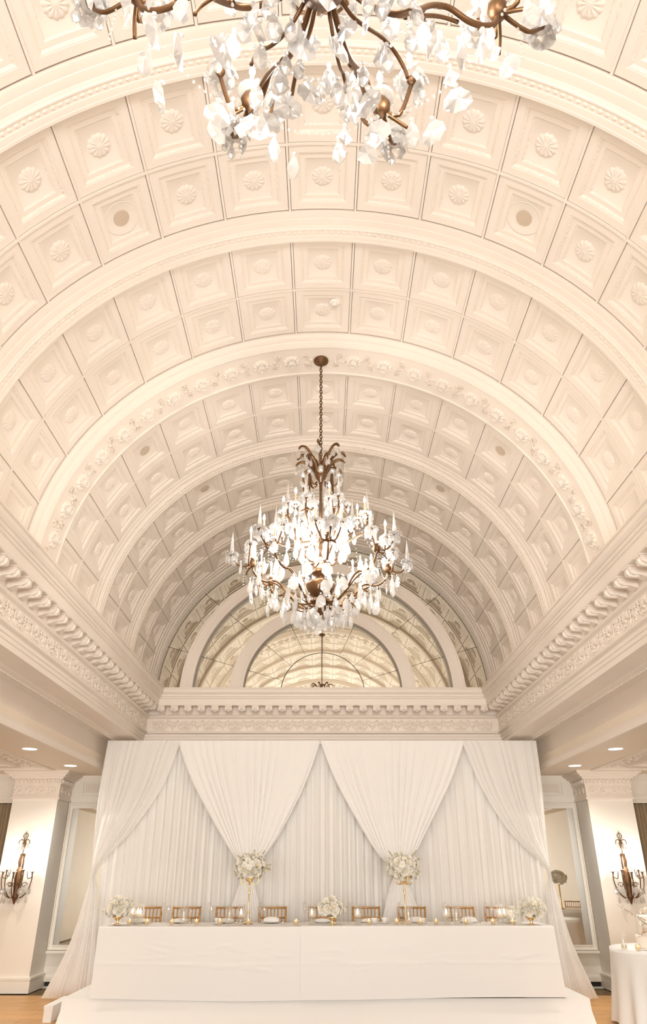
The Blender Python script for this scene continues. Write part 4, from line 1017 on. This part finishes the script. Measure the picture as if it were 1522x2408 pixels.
# glasses placed as seen along the table
gl = [(-2.092, 10.50, 'f'), (-2.011, 10.46, 'g'), (-1.488, 10.50, 'f'), (-1.445, 10.42, 'g'), (-.825, 10.52, 'f'), (-.76, 10.44, 'g'), (-.235, 10.46, 'f'), (.345, 10.48, 'f'), (1.00, 10.50, 'f'), (1.60, 10.48, 'f'), (2.13, 10.50, 'f'), (2.20, 10.44, 'g')]
for i, (x, y, k) in enumerate(gl):
    me = flute_me if k == 'f' else goblet_me
    tag(link('champagne_flute' if k == 'f' else 'wine_glass', me, None, T(x, y, TT)), '%s on the head table, %s stemmed glass from the left' % ('slim champagne flute' if k == 'f' else 'round wine glass', ord_(i)), 'glass', 'stemmed glasses on the head table')
for i, (x, y) in enumerate([(-2.432, 10.16), (-2.216, 10.18), (-1.893, 10.14), (-1.591, 10.17), (-1.294, 10.16), (-.938, 10.18), (-.334, 10.13), (.582, 10.14), (.933, 10.2), (1.224, 10.14), (1.434, 10.2), (1.806, 10.18), (2.151, 10.2), (2.394, 10.17)]):
    v = thing('votive_candle', 'small gold glass votive along the front of the head table, %s from the left' % ord_(i), 'candle', (x, y, TT), group='votives on the head table')
    link('glass', votive_me, v); link('wax', votive_wax, v); link('flame', flame_me, v, T(0, 0, .034))
for i, (x, y) in enumerate([(-2.469, 10.42), (-2.383, 10.36), (-2.308, 10.18), (-1.03, 10.16), (-.135, 10.18), (.442, 10.16), (1.564, 10.17), (2.243, 10.17), (2.329, 10.30)]):
    v = thing('floating_candle_vase', 'clear glass cylinder with a lit floating candle, %s of these from the left' % ord_(i), 'candle', (x, y, TT), group='floating candles on the head table')
    link('glass', fl_glass, v); link('water', fl_water, v); link('floating_candle', fl_cand, v); link('flame', flame_big, v)
for i, (x, y) in enumerate([(-1.752, 10.15), (-1.181, 10.16), (1.084, 10.14), (1.69, 10.17)]):
    v = thing('water_pitcher', 'clear glass water pitcher on the head table, %s pitcher from the left' % ord_(i), 'pitcher', (x, y, TT), rz=i * .9, group='water pitchers on the head table')
    link('body', pitcher_me, v); link('water', pitcher_water, v)
    mb = MB(); mb.tube(catmull([(.05, 0, .175), (.09, 0, .17), (.095, 0, .10), (.052, 0, .06)], 5), .006, 6); obj('handle', mb, M['glass'], v)
for i, (x, y) in enumerate([(-1.348, 10.34), (.663, 10.38), (.80, 10.44), (1.283, 10.38), (1.87, 10.40)]):
    v = thing('tea_cup', 'white porcelain cup on its saucer, %s cup from the left on the head table' % ord_(i), 'cup', (x, y, TT), group='cups on the head table')
    link('saucer', saucer, v); link('cup', cup_porc, v)
    mb = MB(); mb.tube(catmull([(.036, 0, .055), (.058, 0, .05), (.05, 0, .03), (.03, 0, .03)], 4), .004, 5); obj('handle', mb, M['porcelain'], v)

# flowers -----------------------------------------------------------------------
def rose_mesh(seed, mat='petal'):
    rnd = random.Random(seed); mb = MB()
    mb.blob((0, 0, .012), (.016, .016, .018), 7, 5, 1)
    for ring, (n, r, tilt, h) in enumerate(((4, .016, .25, .03), (5, .026, .6, .034), (6, .036, .95, .034))):
        for i in range(n):
            a = 2 * PI * (i + .5 * ring) / n + rnd.uniform(-.2, .2)
            m = RZ(a) @ T(r * .55, 0, .004) @ RY(tilt + rnd.uniform(-.1, .1))
            def pf(u, v, m=m, h=h):
                w = .026 * math.sin(PI * (.12 + .76 * v)) + .004; t_ = (u - .5) * 2
                return m @ Vector((.010 * t_ * t_ * -1 + .006 * v * v, w * t_, h * v * (1 - .12 * t_ * t_)))
            mb.grid(pf, 4, 4, 0)
    return mb.mesh('rose', [M[mat], M['petal_centre']])
def orchid_mesh(seed):
    mb = MB()
    for i in range(5):
        m = RZ(2 * PI * i / 5 + .2 * (seed % 3)) @ T(.004, 0, 0) @ RY(PI / 2 - .35)
        def pf(u, v, m=m):
            w = (.022 if i % 2 else .017) * math.sin(PI * (.1 + .85 * v)) + .003; t_ = (u - .5) * 2
            return m @ Vector((.006 * t_ * t_, w * t_, .036 * v))
        mb.grid(pf, 4, 4, 0)
    mb.blob((0, 0, .008), (.008, .008, .008), 6, 4, 1)
    return mb.mesh('orchid', [M['petal'], M['petal_centre']])
roses = [rose_mesh(s) for s in (1, 2, 3)]; orchids = [orchid_mesh(s) for s in (1, 2)]; blush = [rose_mesh(9, 'petal_pink')]
mb = MB(); mb.grid(lambda u, v: Vector(((u - .5) * .022 * math.sin(PI * (.06 + .9 * v)), .004 * math.sin(PI * v), .06 * v)), 3, 6); leaf_me = mb.mesh('leaf', M['leaf'])
def aim(d):
    return Vector((0, 0, 1)).rotation_difference(Vector(d).normalized()).to_matrix().to_4x4()
def flower_ball(parent, c, rad, n, mix, sc_, seed, leaves=10, squash=1.0, low=-.45):
    rnd = random.Random(seed); mb = MB(); mb.blob(c, (rad[0] * .72, rad[1] * .72, rad[2] * .72), 12, 8); obj('foliage_core', mb, M['leaf'] if False else M['petal'], parent)
    for i in range(n):
        z_ = 1 - (1 - low) * (i + .5) / n; ph = i * 2.399963; q = math.sqrt(max(0, 1 - z_ * z_)); d = Vector((q * math.cos(ph), q * math.sin(ph), z_))
        p = Vector(c) + Vector((d.x * rad[0], d.y * rad[1], d.z * rad[2])) * rnd.uniform(.72, .93)
        k = rnd.choices(('rose', 'orchid', 'blush'), mix)[0]; me = rnd.choice({'rose': roses, 'orchid': orchids, 'blush': blush}[k]); s = sc_ * rnd.uniform(.8, 1.25)
        link('rose' if k != 'orchid' else 'orchid', me, parent, T(*p) @ aim(d + Vector((rnd.uniform(-.3, .3), rnd.uniform(-.3, .3), rnd.uniform(-.2, .2)))) @ RZ(rnd.uniform(0, 6)) @ Matrix.Diagonal((s, s, s, 1)))
    for i in range(leaves):
        z_ = rnd.uniform(low, .9); ph = rnd.uniform(0, 6.28); q = math.sqrt(1 - z_ * z_); d = Vector((q * math.cos(ph), q * math.sin(ph), z_))
        p = Vector(c) + Vector((d.x * rad[0], d.y * rad[1], d.z * rad[2])) * .92
        link('leaf', leaf_me, parent, T(*p) @ aim(d) @ RZ(rnd.uniform(0, 6)) @ Matrix.Diagonal((.9, .9, rnd.uniform(.6, 1.1), 1)))
bowl_me = lathe_me('footed_bowl', [(.052, 0), (.054, .004), (.02, .012), (.014, .02), (.022, .032), (.012, .042), (.03, .052), (.062, .075), (.07, .095), (.066, .095), (.05, .07), (0, .06)], 22, M['gold'])
for i, (x, y, lab) in enumerate(((-2.60, 10.22, 'low bowl of ivory roses at the left end of the head table'), (.12, 10.16, 'low bowl of white blooms at the middle of the head table'), (2.635, 10.2, 'low bowl of ivory flowers at the right end of the head table'))):
    b_ = thing('flower_bowl', lab, 'flower arrangement', (x, y, TT), group='low flower bowls on the head table')
    link('footed_bowl', bowl_me, b_); flower_ball(b_, (-.01 if i != 2 else .03, 0, .175), (.165, .15, .115), 46, (8, 2, 0) if i != 1 else (5, 5, 0), 1.12, 30 + i, 8)
b_ = thing('flower_spray', 'loose spray of white orchids lying left of the right-hand flower bowl', 'flower arrangement', (2.455, 10.44, TT))
flower_ball(b_, (0, 0, .085), (.085, .08, .085), 20, (3, 7, 0), 1.0, 41, 6, low=-.3)
for i, (x, y, lab) in enumerate(((-.965, 10.42, 'tall gold candelabra topped with white flowers, left of centre'), (1.075, 10.42, 'tall gold candelabra topped with white flowers, right of centre'))):
    t = thing('candelabra', lab, 'candelabra', (x, y, TT), rz=.2 * i, group='tall gold candelabra centrepieces')
    mb = MB(); mb.lathe([(.07, 0), (.072, .006), (.06, .014), (.03, .022), (.014, .04), (.012, .05)], 20); obj('base', mb, M['gold'], t)
    mb = MB(); mb.lathe([(.012, .045), (.018, .06), (.010, .075), (.014, .12), (.018, .13), (.010, .145), (.008, .16), (.009, .33), (.016, .345), (.009, .355), (.015, .37), (.017, .38), (.008, .395), (.010, .46), (.022, .475)], 12); obj('stem', mb, M['gold'], t)
    for k in range(4):
        a = PI / 2 * k + .15; mb = MB(); p = [(.01, .47), (.05, .455), (.09, .445), (.115, .475), (.115, .51)]
        mb.tube(catmull([(r * math.cos(a), r * math.sin(a), z_) for r, z_ in p], 5), .007, 6)
        mb.lathe([(.012, .0), (.024, .01), (.016, .02), (.02, .04), (.014, .05)], 10, (.115 * math.cos(a), .115 * math.sin(a), .505)); obj('arm', mb, M['gold'], t)
    mb = MB(); mb.lathe([(.02, .47), (.05, .49), (.07, .53), (.065, .56), (0, .56)], 14); obj('bowl', mb, M['gold'], t)
    flower_ball(t, (0.0, 0, .645), (.215, .19, .165), 64, (4, 6, 0), 1.1, 60 + i, 22, low=-.75)
    rnd = random.Random(70 + i)
    for k in range(7):
        a = rnd.uniform(0, 6.28); q = Vector((math.cos(a) * .9, math.sin(a) * .6, rnd.uniform(-.6, 1.0))).normalized(); p0 = Vector((0, 0, .66)) + Vector((q.x * .17, q.y * .15, q.z * .13)); p1 = p0 + q * .11 + Vector((0, 0, rnd.uniform(-.03, .03)))
        mb = MB(); mb.tube([p0, p0.lerp(p1, .5) + Vector((0, 0, .012)), p1], .0025, 5)
        for s in (.45, .7, .95): mb.blob(p0.lerp(p1, s), (.009, .006, .014), 6, 4, 1, RX(rnd.uniform(0, 3)))
        obj('sprig', mb, [M['twig'], M['leaf']], t)

# ---------------------------------------------------------------- cake table at the right
CX, CY = 4.23, 9.80
t = thing('round_table', 'round table under a white cloth at the right edge of the photo', 'table', (CX, CY, 0))
mb = MB(); mb.lathe([(0, .735), (.74, .735), (.74, .757), (0, .757)], 40); obj('tabletop', mb, M['goldwood'], t)
for k in range(4):
    a = PI / 4 + PI / 2 * k; mb = MB(); mb.tube([(.5 * math.cos(a), .5 * math.sin(a), 0), (.5 * math.cos(a), .5 * math.sin(a), .735)], .018, 8); obj('leg', mb, M['bronze'], t)
f = MB()
def rc(u, v):
    a = 2 * PI * u
    if v < .25: r = .755 * v / .25; return Vector((CX + r * math.cos(a), CY + r * math.sin(a), .763))
    s = (v - .25) / .75; w = .5 + .5 * math.sin(18 * a + .9 * math.sin(5 * a)); r = .757 + s * (.03 + .075 * w * s ** .6)
    return Vector((CX + r * math.cos(a), CY + r * math.sin(a), .762 - .735 * s - .01 * (1 - w) * s))
f.grid(rc, 216, 16); o = obj('tablecloth', f, M['linen']); tag(o, 'white floor-length cloth in soft folds over the round cake table', 'tablecloth')
ck = thing('wedding_cake', 'two-tier ivory cake trimmed with blush blossoms on the round table', 'cake', (CX - .32, CY - .14, .766))
mb = MB(); mb.lathe([(0, 0), (.215, 0), (.215, .012), (0, .012)], 36); obj('cake_board', mb, M['porcelain'], ck)
mb = MB(); mb.lathe([(.19, .012), (.192, .03), (.19, .135), (.182, .145), (0, .146)], 36); obj('lower_tier', mb, M['icing'], ck)
mb = MB(); mb.lathe([(.155, .146), (.157, .16), (.155, .335), (.148, .345), (0, .346)], 36); obj('upper_tier', mb, M['icing'], ck)
rnd = random.Random(5)
for k in range(16):
    a = -1.75 + rnd.uniform(-.75, .75); z_ = rnd.uniform(.13, .42); r = .165 if z_ < .34 else .10
    link('rose' , blush[0] if k % 3 else roses[0], ck, T(r * math.cos(a), r * math.sin(a), z_) @ aim((math.cos(a), math.sin(a), .4)) @ Matrix.Diagonal((.75, .75, .75, 1)))
for k, (a0, z0, a1, r1, z1) in enumerate(((-2.0, .24, -2.9, .40, .46), (-1.9, .2, -2.5, .30, .13), (-1.7, .3, -1.2, .2, .52), (-2.2, .3, -2.7, .28, .36))):
    p0 = Vector((.16 * math.cos(a0), .16 * math.sin(a0), z0)); p1 = Vector((r1 * math.cos(a1), r1 * math.sin(a1), z1)); mb = MB(); mb.tube([p0, p0.lerp(p1, .5) + Vector((0, 0, .015)), p1], [.004, .003, .0015], 5)
    for s in (.4, .6, .8): mb.blob(p0.lerp(p1, s), (.010, .008, .014), 6, 4, 1)
    obj('twig', mb, [M['twig'], M['petal_pink']], ck)
vs_ = lathe_me('body', [(.034, 0), (.036, .004), (.036, .05), (.026, .085), (.028, .12), (.042, .165), (.046, .17), (.040, .162), (.025, .12), (.022, .085), (.032, .05), (0, .008)], 20, M['glass'])
v = thing('glass_vase', 'small flared glass vase on the round table left of the cake', 'vase', (CX - .68, CY - .16, .766)); link('body', vs_, v); link('water', lathe_me('water', [(0, .009), (.03, .009), (.03, .045), (0, .045)], 16, M['mercury']), v)
v = thing('votive_candle', 'small gold votive on the round table between vase and cake', 'candle', (CX - .575, CY - .30, .766)); link('glass', votive_me, v); link('wax', votive_wax, v); link('flame', flame_me, v, T(0, 0, .034))

# ---------------------------------------------------------------- what the wall mirrors show: a guest table and the far pillars
for sg in (-1, 1):
    mb = MB(); a, b_ = sorted((sg * 4.30, sg * 5.03)); mb.box(a, b_, YF, YF + .6, 0, 2.63)
    for t_, z0, z1 in ((0.03, 2.615, 2.64), (0.012, 2.64, 2.845), (0.05, 2.845, 2.93), (0.08, 2.93, 2.97), (0.13, 2.97, 3.01), (0.17, 3.01, 3.046), (.03, 0, .2)): mb.box(a - t_, b_ + t_, YF, YF + .6 + t_, z0, z1)
    p = struct('pillar', mb, M['wall']); p['label'] = 'square cream pillar seen only in the wall mirror, %s side' % ('left' if sg < 0 else 'right')
GX, GY = 5.72, 6.4
t = thing('guest_table', 'guest table in white linen reflected in the right wall mirror', 'table', (GX, GY, 0))
f = MB()
def gc(u, v):
    a = 2 * PI * u
    if v < .25: r = .70 * v / .25; return Vector((r * math.cos(a), r * math.sin(a), .763))
    s_ = (v - .25) / .75; w = .5 + .5 * math.sin(14 * a); r = .702 + s_ * (.02 + .05 * w * s_ ** .6)
    return Vector((r * math.cos(a), r * math.sin(a), .762 - .74 * s_))
f.grid(gc, 120, 10); obj('linen_cover', f, M['linen'], t)
v = thing('tall_flower_vase', 'tall vase with a white flower ball reflected in the right wall mirror', 'flower arrangement', (GX, GY, .766))
mb = MB(); mb.lathe([(.07, 0), (.07, .01), (.02, .03), (.015, .2), (.02, .5), (.05, .52)], 14); obj('stem', mb, M['gold'], v)
flower_ball(v, (0, 0, .66), (.21, .21, .16), 40, (6, 4, 0), 1.2, 91, 4, low=-.7)
for i in range(4):
    a = PI / 2 + .5 + i * 1.05
    c = copy_tree(c0); c.location = (GX + 1.02 * math.cos(a), GY + 1.02 * math.sin(a), 0); c.rotation_euler = (0, 0, a - PI / 2)
    c['label'] = 'gold chair at the mirrored guest table, %s one round from the far wall side' % ord_(i); c['group'] = 'chairs at the reflected guest table'
